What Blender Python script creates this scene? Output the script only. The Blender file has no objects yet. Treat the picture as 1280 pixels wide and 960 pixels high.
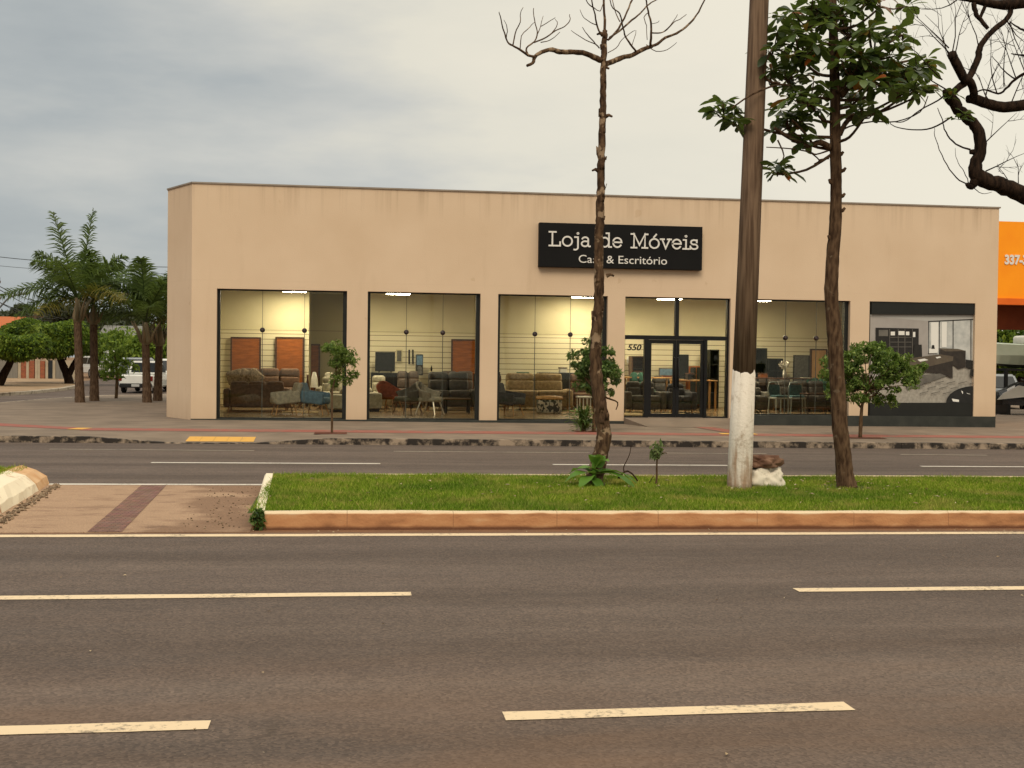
import bpy, bmesh, math, random
import numpy as np
from mathutils import Vector, Matrix, Euler
rnd = random.Random(7); rng = np.random.default_rng(11)
sc = bpy.context.scene; COL = sc.collection
R = math.radians; PI = math.pi
# ------------------------------------------------------------------ camera calibration (measured from the street)
f_px, H, SLOPE = 1500.0, 1.6, -0.0045
a_, p_, r_ = math.atan(f_px/11000), math.atan(28/f_px), math.atan(.012)
sa, ca, sp_, cp_ = math.sin(a_), math.cos(a_), math.sin(p_), math.cos(p_)
Fv = Vector((sa*cp_, ca*cp_, -sp_)); R0 = Vector((ca, -sa, 0)); U0 = Vector((sa*sp_, ca*sp_, cp_))
Rv = R0*math.cos(r_) + U0*math.sin(r_); Uv = U0*math.cos(r_) - R0*math.sin(r_)
def P(x, y, Y):                       # point at survey direction (x,y), at distance Y
    d = Fv + (x-640)/f_px*Rv + (480-y)/f_px*Uv
    t = Y/d.y
    return Vector((d.x*t, Y, H+d.z*t))
def gz(x, z=0.0): return z + SLOPE*x   # the whole street falls gently to the right
def lin(c):
    def g(v):
        v /= 255.0
        return v/12.92 if v <= .04045 else ((v+.055)/1.055)**2.4
    return (g(c[0]), g(c[1]), g(c[2]), 1)
# ------------------------------------------------------------------ mesh builder
class MB:
    def __init__(s): s.v = []; s.f = []; s.m = []
    def add(s, vs, fs, mi=0):
        o = len(s.v); s.v.extend([tuple(q) for q in vs])
        for q in fs: s.f.append(tuple(i+o for i in q)); s.m.append(mi)
        return s
    def box(s, x0, x1, y0, y1, z0, z1, mi=0):
        vs = [(x0,y0,z0),(x1,y0,z0),(x1,y1,z0),(x0,y1,z0),(x0,y0,z1),(x1,y0,z1),(x1,y1,z1),(x0,y1,z1)]
        return s.add(vs, [(0,3,2,1),(4,5,6,7),(0,1,5,4),(1,2,6,5),(2,3,7,6),(3,0,4,7)], mi)
    def rbox(s, cx, cy, cz, sx, sy, sz, r=.03, rot=None, seg=2, puff=0, mi=0):
        bm = bmesh.new(); bmesh.ops.create_cube(bm, size=1)
        for v in bm.verts: v.co = Vector((v.co.x*sx, v.co.y*sy, v.co.z*sz))
        r = min(r, .49*min(sx, sy, sz))
        bmesh.ops.bevel(bm, geom=list(bm.edges), offset=r, segments=seg, affect='EDGES', profile=.5)
        M = Euler(rot).to_matrix() if rot else Matrix.Identity(3)
        bm.verts.index_update()
        s.add([M @ v.co + Vector((cx,cy,cz)) for v in bm.verts], [[v.index for v in q.verts] for q in bm.faces], mi)
        bm.free(); return s
    def prism(s, pts, axis, a0, a1, mi=0, k=None):
        n = len(pts)
        def mk(p, a):
            if axis == 'x': return (a, p[0], p[1])
            if axis == 'y': return (p[0], a, p[1])
            return (p[0], p[1], a)
        vs = [mk(p, a0) for p in pts] + [mk(p, a1) for p in pts]
        fs = [tuple(range(n))[::-1], tuple(range(n, 2*n))] + [(i, (i+1) % n, (i+1) % n+n, i+n) for i in range(n)]
        return s.add(vs, fs, mi)
    def tube(s, pts, rad, n=8, mi=0, cap=True, jit=0.0):
        pts = [Vector(p) for p in pts]; m = len(pts)
        if not hasattr(rad, '__len__'): rad = [rad]*m
        t0 = (pts[1]-pts[0]).normalized()
        up = Vector((0,0,1)) if abs(t0.z) < .9 else Vector((1,0,0))
        u = t0.cross(up).normalized(); vs = []
        for i, p in enumerate(pts):
            t = (pts[min(i+1,m-1)]-pts[max(i-1,0)]).normalized()
            u = (u - t*u.dot(t)).normalized(); w = t.cross(u)
            for k in range(n):
                an = 2*PI*k/n; q = rad[i]*(1+jit*(rnd.random()-.5)*2)
                vs.append(p + (u*math.cos(an)+w*math.sin(an))*q)
        fs = [(i*n+k, i*n+(k+1) % n, (i+1)*n+(k+1) % n, (i+1)*n+k) for i in range(m-1) for k in range(n)]
        if cap: fs += [tuple(range(n))[::-1], tuple(range((m-1)*n, m*n))]
        return s.add(vs, fs, mi)
    def lathe(s, prof, cx=0, cy=0, cz=0, n=20, mi=0, axis='z'):
        vs = []; m = len(prof)
        for r, z in prof:
            for k in range(n):
                an = 2*PI*k/n
                if axis == 'z': vs.append((cx+r*math.cos(an), cy+r*math.sin(an), cz+z))
                else: vs.append((cx+z, cy+r*math.cos(an), cz+r*math.sin(an)))
        fs = [(i*n+k, i*n+(k+1) % n, (i+1)*n+(k+1) % n, (i+1)*n+k) for i in range(m-1) for k in range(n)]
        fs += [tuple(range(n))[::-1], tuple(range((m-1)*n, m*n))]
        return s.add(vs, fs, mi)
    def quad(s, *q, mi=0): return s.add(q, [tuple(range(len(q)))], mi)
    def build(s, name, mats, parent=None, origin=(0,0,0), smooth=False):
        me = bpy.data.meshes.new(name); o = Vector(origin)
        me.from_pydata([(a-o.x, b-o.y, c-o.z) for a, b, c in s.v], [], s.f)
        if not isinstance(mats, (list, tuple)): mats = [mats]
        for m in mats: me.materials.append(m)
        if len(mats) > 1: me.polygons.foreach_set('material_index', s.m)
        if smooth: me.polygons.foreach_set('use_smooth', [True]*len(me.polygons))
        bm = bmesh.new(); bm.from_mesh(me); bmesh.ops.recalc_face_normals(bm, faces=bm.faces); bm.to_mesh(me); bm.free()
        ob = bpy.data.objects.new(name, me); COL.objects.link(ob)
        if parent is not None: ob.parent = parent
        else: ob.location = o
        return ob
def npmesh(name, V, Fs, mat, parent=None, origin=(0,0,0), smooth=False):   # V (n,3), Fs (m,k)
    me = bpy.data.meshes.new(name); V = V - np.array(origin)
    k = Fs.shape[1]
    me.vertices.add(len(V)); me.vertices.foreach_set('co', V.astype(np.float32).ravel())
    me.loops.add(Fs.size); me.loops.foreach_set('vertex_index', Fs.astype(np.int32).ravel())
    me.polygons.add(len(Fs)); me.polygons.foreach_set('loop_start', (np.arange(len(Fs))*k).astype(np.int32))
    me.polygons.foreach_set('loop_total', np.full(len(Fs), k, np.int32))
    me.materials.append(mat); me.update(calc_edges=True); me.validate()
    ob = bpy.data.objects.new(name, me); COL.objects.link(ob)
    if parent is not None: ob.parent = parent
    else: ob.location = origin
    return ob
def tag(o, label, cat, group=None):
    o['label'] = label; o['category'] = cat
    if group: o['group'] = group
    return o
def thing(name, label, cat, loc=(0,0,0), rz=0, group=None):
    o = bpy.data.objects.new(name, None); COL.objects.link(o); o.empty_display_size = .2
    o.location = loc; o.rotation_euler = (0,0,rz)
    return tag(o, label, cat, group)
def struct(o, kind='structure'): o['kind'] = kind; return o
# ------------------------------------------------------------------ materials
def newmat(name):
    m = bpy.data.materials.new(name); m.use_nodes = True; nt = m.node_tree; nt.nodes.clear()
    out = nt.nodes.new('ShaderNodeOutputMaterial')
    def N(t, **kw):
        n = nt.nodes.new('ShaderNode'+t)
        for k, v in kw.items():
            if k.startswith('i_'): n.inputs[k[2:].replace('_', ' ')].default_value = v
            else: setattr(n, k, v)
        return n
    L = nt.links.new
    return m, N, L, out
def ramp(N, stops):
    r = N('ValToRGB'); e = r.color_ramp.elements
    while len(e) < len(stops): e.new(.5)
    for q, (p, c) in zip(e, stops): q.position = p; q.color = c if len(c) == 4 else (*c, 1)
    return r
def mixc(N, L, fac, a, b, mode='MIX'):
    m = N('Mix', data_type='RGBA', blend_type=mode)
    for s, v in ((m.inputs[0], fac), (m.inputs[6], a), (m.inputs[7], b)):
        if hasattr(v, 'is_linked') or hasattr(v, 'links'): L(v, s)
        else: s.default_value = v if not (isinstance(v, tuple) and len(v) == 3) else (*v, 1)
    return m.outputs[2]
def mat(name, c1, c2=None, scale=4, rough=.8, bump=0, bscale=60, metal=0, spec=.3, stretch=(1,1,1), detail=5, lo=.35, hi=.65, bdist=.01, coat=0, emit=None):
    m, N, L, out = newmat(name)
    b = N('BsdfPrincipled'); b.inputs['Roughness'].default_value = rough; b.inputs['Metallic'].default_value = metal
    b.inputs['Specular IOR Level'].default_value = spec; b.inputs['Coat Weight'].default_value = coat
    L(b.outputs[0], out.inputs[0])
    tc = N('TexCoord'); mp = N('Mapping'); mp.inputs['Scale'].default_value = stretch; L(tc.outputs['Object'], mp.inputs[0])
    c1 = lin(c1); c2 = lin(c2) if c2 else c1
    n = N('TexNoise'); n.inputs['Scale'].default_value = scale; n.inputs['Detail'].default_value = detail; L(mp.outputs[0], n.inputs['Vector'])
    r = ramp(N, [(lo, c1), (hi, c2)]); L(n.outputs[0], r.inputs[0]); L(r.outputs[0], b.inputs['Base Color'])
    if bump:
        n2 = N('TexNoise'); n2.inputs['Scale'].default_value = bscale; n2.inputs['Detail'].default_value = 4; L(mp.outputs[0], n2.inputs['Vector'])
        bp = N('Bump'); bp.inputs['Strength'].default_value = bump; bp.inputs['Distance'].default_value = bdist
        L(n2.outputs[0], bp.inputs['Height']); L(bp.outputs[0], b.inputs['Normal'])
    if emit:
        b.inputs['Emission Color'].default_value = lin(emit[0]); b.inputs['Emission Strength'].default_value = emit[1]
    return m
def leafmat(name, cols, trans=.25, rough=.55, odd=None, spec=.3):
    m, N, L, out = newmat(name)
    g = N('NewGeometry'); k = len(cols)
    st = [(i/max(1, k-1)*(.94 if odd else 1), lin(c)) for i, c in enumerate(cols)]
    if odd: st.append((.975, lin(odd)))
    r = ramp(N, st); L(g.outputs['Random Per Island'], r.inputs[0])
    b = N('BsdfPrincipled'); b.inputs['Roughness'].default_value = rough; b.inputs['Specular IOR Level'].default_value = spec
    L(r.outputs[0], b.inputs['Base Color'])
    t = N('BsdfTranslucent'); L(mixc(N, L, .5, r.outputs[0], (.25,.35,.05), 'MIX'), t.inputs['Color'])
    mx = N('MixShader'); mx.inputs[0].default_value = trans
    L(b.outputs[0], mx.inputs[1]); L(t.outputs[0], mx.inputs[2]); L(mx.outputs[0], out.inputs[0])
    return m
def asphalt(name, near):
    m, N, L, out = newmat(name)
    b = N('BsdfPrincipled'); b.inputs['Specular IOR Level'].default_value = .25; L(b.outputs[0], out.inputs[0])
    tc = N('TexCoord'); sp = N('SeparateXYZ'); L(tc.outputs['Object'], sp.inputs[0])
    def noise(scale, st, det=6, rgh=.55):
        mp = N('Mapping'); mp.inputs['Scale'].default_value = st; L(tc.outputs['Object'], mp.inputs[0])
        n = N('TexNoise'); n.inputs['Scale'].default_value = scale; n.inputs['Detail'].default_value = det; n.inputs['Roughness'].default_value = rgh
        L(mp.outputs[0], n.inputs['Vector']); return n.outputs[0]
    base = ramp(N, [(.35, lin((91,78,70))), (.65, lin((100,87,78)))]); L(noise(1.2, (.12,1.1,1)), base.inputs[0])
    bands = ramp(N, [(.42, (0,0,0)), (.62, (1,1,1))]); L(noise(1.0, (.035,.95,1), 3), bands.inputs[0])
    c = mixc(N, L, bands.outputs[0], base.outputs[0], lin((83,71,63)))
    c2 = N('Mix', data_type='RGBA'); c2.inputs[0].default_value = .5
    # fine aggregate
    v = N('TexVoronoi'); v.inputs['Scale'].default_value = 70; L(tc.outputs['Object'], v.inputs['Vector'])
    ag = ramp(N, [(.0, (.5,.5,.5)), (.5, (1,1,1)), (1, (1.6,1.56,1.48))]); L(v.outputs['Color'], ag.inputs[0])
    c = mixc(N, L, .75, c, ag.outputs[0], 'MULTIPLY')
    sk = ramp(N, [(.72, (0,0,0)), (.8, (1,1,1))]); L(noise(38, (1,1,1), 2), sk.inputs[0])
    c = mixc(N, L, sk.outputs[0], c, lin((146,130,110)))
    # blotchy wear and a few hairline cracks
    bl_ = ramp(N, [(.4, (.92,.915,.91)), (.62, (1.05,1.045,1.04))]); L(noise(2.6, (.55,1,1), 8, .7), bl_.inputs[0]); c = mixc(N, L, 1.0, c, bl_.outputs[0], 'MULTIPLY')
    wv = N('TexVoronoi', feature='DISTANCE_TO_EDGE'); wv.inputs['Scale'].default_value = .42
    wp_ = N('Mapping'); wp_.inputs['Scale'].default_value = (.5,1,1); dn_ = N('TexNoise'); dn_.inputs['Scale'].default_value = 1.6; dn_.inputs['Detail'].default_value = 6; L(tc.outputs['Object'], dn_.inputs['Vector'])
    L(mixc(N, L, .22, tc.outputs['Object'], dn_.outputs[1]), wp_.inputs[0]); L(wp_.outputs[0], wv.inputs['Vector'])
    ck = ramp(N, [(.0, (.8,)*3), (.0045, (0,0,0))]); L(wv.outputs[0], ck.inputs[0]); ckm = ramp(N, [(.52, (0,0,0)), (.6, (.7,)*3)]); L(noise(.35, (1,1,1), 3), ckm.inputs[0])
    ckf = N('Math', operation='MULTIPLY'); L(ck.outputs[0], ckf.inputs[0]); L(ckm.outputs[0], ckf.inputs[1]); c = mixc(N, L, ckf.outputs[0], c, lin((58,50,43)))
    if near:
        # red earth dust on the lane nearest the camera and in the gutter of the median
        mr = N('MapRange'); mr.inputs[1].default_value = 7.2; mr.inputs[2].default_value = 4.2; mr.inputs[3].default_value = 0; mr.inputs[4].default_value = .5
        L(sp.outputs[1], mr.inputs[0])
        dn = ramp(N, [(.35, (0,0,0)), (.7, (1,1,1))]); L(noise(1.4, (.35,1.2,1)), dn.inputs[0])
        mul = N('Math', operation='MULTIPLY'); L(mr.outputs[0], mul.inputs[0]); L(dn.outputs[0], mul.inputs[1])
        c = mixc(N, L, mul.outputs[0], c, lin((122,92,68)))
        g = N('MapRange'); g.inputs[1].default_value = 10.9; g.inputs[2].default_value = 11.35; g.inputs[3].default_value = 0; g.inputs[4].default_value = 1.5
        L(sp.outputs[1], g.inputs[0]); m2 = N('Math', operation='MULTIPLY', use_clamp=True); L(g.outputs[0], m2.inputs[0]); L(noise(9, (.3,1,1)), m2.inputs[1])
        c = mixc(N, L, m2.outputs[0], c, lin((136,96,66)))
    L(c, b.inputs['Base Color'])
    rr = ramp(N, [(.3, (.72,)*3), (.7, (.9,)*3)]); L(noise(3, (.2,1,1)), rr.inputs[0]); L(rr.outputs[0], b.inputs['Roughness'])
    bp = N('Bump'); bp.inputs['Strength'].default_value = .5; bp.inputs['Distance'].default_value = .006
    L(v.outputs['Distance'], bp.inputs['Height']); L(bp.outputs[0], b.inputs['Normal'])
    return m
def paint(name, col, under, wear=.5, scale=26, rough=.7):
    m, N, L, out = newmat(name); b = N('BsdfPrincipled'); b.inputs['Roughness'].default_value = rough; L(b.outputs[0], out.inputs[0])
    tc = N('TexCoord'); n = N('TexNoise'); n.inputs['Scale'].default_value = scale; n.inputs['Detail'].default_value = 8; n.inputs['Roughness'].default_value = .7
    L(tc.outputs['Object'], n.inputs['Vector'])
    r = ramp(N, [(wear-.16, lin(under)), (wear+.02, lin(col))])
    n2 = N('TexNoise'); n2.inputs['Scale'].default_value = 2.5; L(tc.outputs['Object'], n2.inputs['Vector'])
    ad = N('Math', operation='MULTIPLY_ADD'); ad.inputs[1].default_value = .45; L(n2.outputs[0], ad.inputs[0])
    sub = N('Math', operation='ADD'); sub.inputs[1].default_value = -.22; L(n.outputs[0], sub.inputs[0]); L(sub.outputs[0], ad.inputs[2])
    L(ad.outputs[0], r.inputs[0]); L(r.outputs[0], b.inputs['Base Color'])
    return m
def facade_mat():
    m, N, L, out = newmat('cream_render'); b = N('BsdfPrincipled'); b.inputs['Roughness'].default_value = .9; b.inputs['Specular IOR Level'].default_value = .15
    L(b.outputs[0], out.inputs[0]); tc = N('TexCoord'); sp = N('SeparateXYZ'); L(tc.outputs['Object'], sp.inputs[0])
    n = N('TexNoise'); n.inputs['Scale'].default_value = .7; n.inputs['Detail'].default_value = 7; L(tc.outputs['Object'], n.inputs['Vector'])
    r = ramp(N, [(.3, lin((205,180,151))), (.7, lin((213,189,161)))]); L(n.outputs[0], r.inputs[0])
    mp = N('Mapping'); mp.inputs['Scale'].default_value = (1.7,1.7,.3); L(tc.outputs['Object'], mp.inputs[0])
    n2 = N('TexNoise'); n2.inputs['Scale'].default_value = 1.6; n2.inputs['Detail'].default_value = 6; L(mp.outputs[0], n2.inputs['Vector'])
    st = ramp(N, [(.6, (0,0,0)), (.85, (.22,)*3)]); L(n2.outputs[0], st.inputs[0])
    c = mixc(N, L, st.outputs[0], r.outputs[0], lin((168,141,112)))
    # horizontal panel joints at fixed heights
    tot = None
    for z, w in ((3.43,.018), (2.29,.012), (1.0,.012)):
        s1 = N('Math', operation='SUBTRACT'); s1.inputs[1].default_value = z; L(sp.outputs[2], s1.inputs[0])
        s2 = N('Math', operation='ABSOLUTE'); L(s1.outputs[0], s2.inputs[0])
        s3 = N('Math', operation='LESS_THAN'); s3.inputs[1].default_value = w; L(s2.outputs[0], s3.inputs[0])
        if tot is None: tot = s3.outputs[0]
        else:
            s4 = N('Math', operation='MAXIMUM'); L(tot, s4.inputs[0]); L(s3.outputs[0], s4.inputs[1]); tot = s4.outputs[0]
    jf = N('Math', operation='MULTIPLY'); jf.inputs[1].default_value = .3; L(tot, jf.inputs[0])
    c = mixc(N, L, jf.outputs[0], c, lin((206,182,154)))
    # splash dirt just above the pavement
    mr = N('MapRange'); mr.inputs[1].default_value = .75; mr.inputs[2].default_value = .1; mr.inputs[3].default_value = 0; mr.inputs[4].default_value = .55; L(sp.outputs[2], mr.inputs[0])
    mm = N('Math', operation='MULTIPLY'); L(mr.outputs[0], mm.inputs[0]); L(n2.outputs[0], mm.inputs[1])
    c = mixc(N, L, mm.outputs[0], c, lin((160,127,97)))
    # rain marks running down from the coping, and a few patched spots
    mp5 = N('Mapping'); mp5.inputs['Scale'].default_value = (3.2,3.2,.09); L(tc.outputs['Object'], mp5.inputs[0])
    n5 = N('TexNoise'); n5.inputs['Scale'].default_value = 1.5; n5.inputs['Detail'].default_value = 8; n5.inputs['Roughness'].default_value = .65; L(mp5.outputs[0], n5.inputs['Vector'])
    m5 = N('MapRange'); m5.inputs[1].default_value = 4.9; m5.inputs[2].default_value = 5.68; m5.inputs[3].default_value = 0; m5.inputs[4].default_value = .9; L(sp.outputs[2], m5.inputs[0])
    r5 = ramp(N, [(.5, (0,0,0)), (.72, (.6,)*3)]); L(n5.outputs[0], r5.inputs[0]); q5 = N('Math', operation='MULTIPLY'); L(m5.outputs[0], q5.inputs[0]); L(r5.outputs[0], q5.inputs[1])
    c = mixc(N, L, q5.outputs[0], c, lin((150,126,100)))
    n6 = N('TexNoise'); n6.inputs['Scale'].default_value = 2.4; n6.inputs['Detail'].default_value = 3; L(tc.outputs['Object'], n6.inputs['Vector']); r6 = ramp(N, [(.70, (0,0,0)), (.73, (.35,)*3)]); L(n6.outputs[0], r6.inputs[0])
    c = mixc(N, L, r6.outputs[0], c, lin((186,158,126)))
    L(c, b.inputs['Base Color'])
    n3 = N('TexNoise'); n3.inputs['Scale'].default_value = 45; n3.inputs['Detail'].default_value = 5; L(tc.outputs['Object'], n3.inputs['Vector'])
    bp = N('Bump'); bp.inputs['Strength'].default_value = .35; bp.inputs['Distance'].default_value = .012; L(n3.outputs[0], bp.inputs['Height']); L(bp.outputs[0], b.inputs['Normal'])
    return m
def glass_mat(name, tint=(.94,.945,.90), refl=.5):
    m, N, L, out = newmat(name)
    t = N('BsdfTransparent'); t.inputs[0].default_value = (*tint, 1)
    g = N('BsdfGlossy'); g.inputs['Roughness'].default_value = .015; g.inputs['Color'].default_value = (.9,.95,.9,1)
    fr = N('Fresnel'); fr.inputs[0].default_value = 1.42
    mu = N('Math', operation='MULTIPLY'); mu.inputs[1].default_value = refl; L(fr.outputs[0], mu.inputs[0])
    mx = N('MixShader'); L(mu.outputs[0], mx.inputs[0]); L(t.outputs[0], mx.inputs[1]); L(g.outputs[0], mx.inputs[2]); L(mx.outputs[0], out.inputs[0])
    return m
def stripes_mat(name, c1, line, pitch, w, z0=0, rough=.6):   # horizontal grooves every `pitch`
    m, N, L, out = newmat(name); b = N('BsdfPrincipled'); b.inputs['Roughness'].default_value = rough; L(b.outputs[0], out.inputs[0])
    tc = N('TexCoord'); sp = N('SeparateXYZ'); L(tc.outputs['Object'], sp.inputs[0])
    s = N('Math', operation='ADD'); s.inputs[1].default_value = -z0+100*pitch; L(sp.outputs[2], s.inputs[0])
    md = N('Math', operation='MODULO'); md.inputs[1].default_value = pitch; L(s.outputs[0], md.inputs[0])
    lt = N('Math', operation='LESS_THAN'); lt.inputs[1].default_value = w; L(md.outputs[0], lt.inputs[0])
    L(mixc(N, L, lt.outputs[0], lin(c1), lin(line)), b.inputs['Base Color']); return m
def brick_mat(name, c1, c2, mortar, scale, bw=.5, rh=.25, vertical=False):
    m, N, L, out = newmat(name); b = N('BsdfPrincipled'); b.inputs['Roughness'].default_value = .9; L(b.outputs[0], out.inputs[0])
    tc = N('TexCoord'); mp = N('Mapping'); L(tc.outputs['Object'], mp.inputs[0])
    if vertical: mp.inputs['Rotation'].default_value = (R(-90),0,0)
    t = N('TexBrick'); t.inputs['Color1'].default_value = lin(c1); t.inputs['Color2'].default_value = lin(c2); t.inputs['Mortar'].default_value = lin(mortar)
    t.inputs['Scale'].default_value = scale; t.inputs['Brick Width'].default_value = bw; t.inputs['Row Height'].default_value = rh; t.inputs['Mortar Size'].default_value = .02
    L(mp.outputs[0], t.inputs['Vector']); n = N('TexNoise'); n.inputs['Scale'].default_value = 9; L(tc.outputs['Object'], n.inputs['Vector'])
    L(mixc(N, L, .35, t.outputs[0], n.outputs[1], 'OVERLAY'), b.inputs['Base Color']); return m
def bark_mat(name, c1, c2, patch=None, pscale=6, plo=.58):
    m, N, L, out = newmat(name); b = N('BsdfPrincipled'); b.inputs['Roughness'].default_value = .95; b.inputs['Specular IOR Level'].default_value = .1; L(b.outputs[0], out.inputs[0])
    tc = N('TexCoord'); mp = N('Mapping'); mp.inputs['Scale'].default_value = (1,1,.28); L(tc.outputs['Object'], mp.inputs[0])
    n = N('TexNoise'); n.inputs['Scale'].default_value = 26; n.inputs['Detail'].default_value = 7; L(mp.outputs[0], n.inputs['Vector'])
    r = ramp(N, [(.35, lin(c1)), (.66, lin(c2))]); L(n.outputs[0], r.inputs[0]); c = r.outputs[0]
    if patch:
        n2 = N('TexNoise'); n2.inputs['Scale'].default_value = pscale; n2.inputs['Detail'].default_value = 6; L(tc.outputs['Object'], n2.inputs['Vector'])
        r2 = ramp(N, [(plo, (0,0,0)), (plo+.06, (1,1,1))]); L(n2.outputs[0], r2.inputs[0]); c = mixc(N, L, r2.outputs[0], c, lin(patch))
    L(c, b.inputs['Base Color']); bp = N('Bump'); bp.inputs['Strength'].default_value = .9; bp.inputs['Distance'].default_value = .02
    L(n.outputs[0], bp.inputs['Height']); L(bp.outputs[0], b.inputs['Normal']); return m
M = {}
M['asphalt'] = asphalt('near_asphalt', True); M['asphalt_far'] = asphalt('far_asphalt', False)
M['facade'] = facade_mat()
M['line'] = paint('cream_road_paint', (216,192,156), (116,102,86), .45)
M['line_worn'] = paint('worn_road_paint', (150,138,120), (104,95,84), .52)
M['line_white'] = paint('white_road_paint', (206,198,184), (120,110,98), .44)
M['concrete'] = mat('grey_pavement', (112,98,84), (130,114,98), 1.3, .9, .3, 40)
M['earth'] = mat('dry_earth', (112,84,60), (136,108,80), .5, .95, .4, 20)
M['kerb'] = paint('mossy_kerb', (150,132,112), (40,33,27), .62, 5, .95)
M['side_kerb'] = paint('pale_side_kerb', (170,158,140), (120,108,92), .5, 5, .9)
M['coping'] = mat('grey_metal_coping', (134,122,110), (150,138,124), 3, .6)
M['plinth'] = mat('dark_plinth', (44,46,42), (56,57,52), 3, .8)
M['frame'] = mat('dark_bronze_frame', (24,26,23), (33,34,30), 6, .45)
M['black'] = mat('black_frame', (13,13,13), (18,18,18), 6, .4)
M['glass'] = glass_mat('shop_glass')
M['joint'] = mat('glass_joint', (60,62,54), (74,76,66), 6, .4)
M['knob'] = mat('dark_red_fitting', (28,10,10), (36,14,12), 9, .4)
M['inwall'] = mat('cream_interior_wall', (196,186,152), (206,196,162), .8, .8)
M['inwall_olive'] = mat('olive_interior_wall', (178,170,134), (188,178,142), .8, .8)
M['slat'] = stripes_mat('slatted_panel_wall', (208,198,166), (122,112,86), .165, .02, .2)
M['infloor'] = mat('shop_floor', (120,98,68), (140,116,82), 1.5, .25, 0, spec=.5, stretch=(.4,2,1))
M['ceiling'] = mat('ceiling_white', (205,202,190), None, 2, .9)
M['lamp'] = mat('lamp_face', (255,250,225), None, emit=((255,240,210), 80))
M['sign'] = mat('charcoal_sign_face', (15,14,14), (19,18,17), 2, .6, spec=.15)
M['letter'] = mat('white_lettering', (222,218,210), (214,210,202), 5, .6)
M['numeral'] = mat('dark_numeral', (30,28,24), None, 5, .6)
M['roof'] = mat('roof_grey', (120,118,112), (100,98,92), 2, .9)
def stuffm(n, c, c2=None, r=.85, s=14, bump=.15): return mat(n, c, c2 or tuple(min(255, int(v*1.18)+3) for v in c), s, r, bump, 120, bdist=.004)
M['brown_fab'] = stuffm('brown_upholstery', (92,70,54)); M['dbrown'] = stuffm('dark_brown_leather', (72,60,50), r=.5); M['black_leather'] = stuffm('black_leather', (58,55,50), r=.45)
M['grey_fab'] = stuffm('grey_upholstery', (136,130,118)); M['blue_fab'] = stuffm('blue_upholstery', (76,100,120)); M['lgrey'] = stuffm('light_grey_upholstery', (156,150,130))
M['dgrey'] = stuffm('dark_grey_upholstery', (80,77,70)); M['beige_fab'] = stuffm('beige_upholstery', (136,118,88)); M['rust'] = stuffm('rust_upholstery', (138,70,46))
M['navy'] = stuffm('charcoal_navy_upholstery', (58,58,60)); M['green_fab'] = stuffm('green_upholstery', (38,76,60)); M['pillow'] = stuffm('striped_pillow', (92,78,62), (140,122,98), s=22)
M['wood'] = mat('warm_brown_veneer', (124,66,20), (150,84,28), 3, .45, stretch=(1,1,6)); M['wood_dark'] = mat('dark_brown_wood', (64,40,24), (84,54,32), 3, .5, stretch=(1,1,6))
M['wood_light'] = mat('light_oak', (176,132,78), (196,152,96), 3, .5, stretch=(6,1,1)); M['leg_wood'] = mat('turned_leg_wood', (150,112,70), (166,126,82), 8, .5)
M['metal'] = mat('thin_black_metal', (30,28,26), None, 8, .4, metal=.5); M['chrome'] = mat('pale_metal', (190,184,172), None, 8, .3, metal=.6)
M['screen'] = mat('black_screen', (8,9,9), (12,13,13), 3, .2, spec=.5); M['white'] = mat('white_lacquer', (220,216,204), (210,206,194), 4, .5)
M['cabinet'] = mat('black_cabinet', (24,26,22), (32,34,28), 4, .5); M['acrylic'] = mat('pale_acrylic', (176,182,176), (160,170,166), 6, .25)
M['teal'] = stuffm('teal_cushion', (70,104,108))
# plants
M['bark_bare'] = bark_mat('flaking_bark', (52,38,28), (100,78,58), (142,120,96), 9, .57)
M['bark_dark'] = bark_mat('dark_bark', (24,17,12), (54,40,30)); M['bark_brown'] = bark_mat('reddish_bark', (58,42,30), (102,80,60), (104,88,70), 10, .63)
M['bark_thin'] = bark_mat('sapling_bark', (70,52,36), (104,84,62)); M['palm_bark'] = bark_mat('palm_trunk', (70,54,42), (108,88,70))
M['crownshaft'] = mat('palm_crownshaft', (104,100,80), (136,118,92), 5, .7, stretch=(1,1,.2))
M['leaf_big'] = leafmat('almond_leaves', [(30,44,20), (48,64,28), (68,86,38), (90,106,54)], .3, .4, (132,66,24), .4)
M['leaf_young'] = leafmat('street_tree_leaves', [(48,68,24), (78,104,38), (108,132,58), (142,158,88)], .35)
M['leaf_deep'] = leafmat('deep_green_leaves', [(32,50,20), (54,78,32), (82,108,48), (124,144,84)], .3)
M['leaf_sap'] = leafmat('pale_sapling_leaves', [(70,88,46), (98,112,64), (118,128,80)], .3)
M['leaf_topi'] = leafmat('clipped_ficus_leaves', [(36,54,18), (60,84,26), (96,120,38), (136,154,54)], .35)
M['leaf_lime'] = leafmat('light_green_leaves', [(62,84,26), (104,128,44), (150,168,70)], .4)
M['leaf_far'] = leafmat('far_tree_leaves', [(52,58,46), (66,72,58), (80,84,70)], .2)
M['palm_leaf'] = leafmat('palm_leaflets', [(48,64,32), (74,92,48), (104,122,68)], .35, .5)
M['palm_dry'] = leafmat('yellowing_palm_leaflets', [(90,86,30), (120,108,42)], .25)
M['weed'] = leafmat('broad_weed_leaves', [(66,104,30), (92,132,44), (116,150,64)], .35)
M['dry_twig'] = bark_mat('dry_twig', (40,28,20), (66,50,38))
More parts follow.
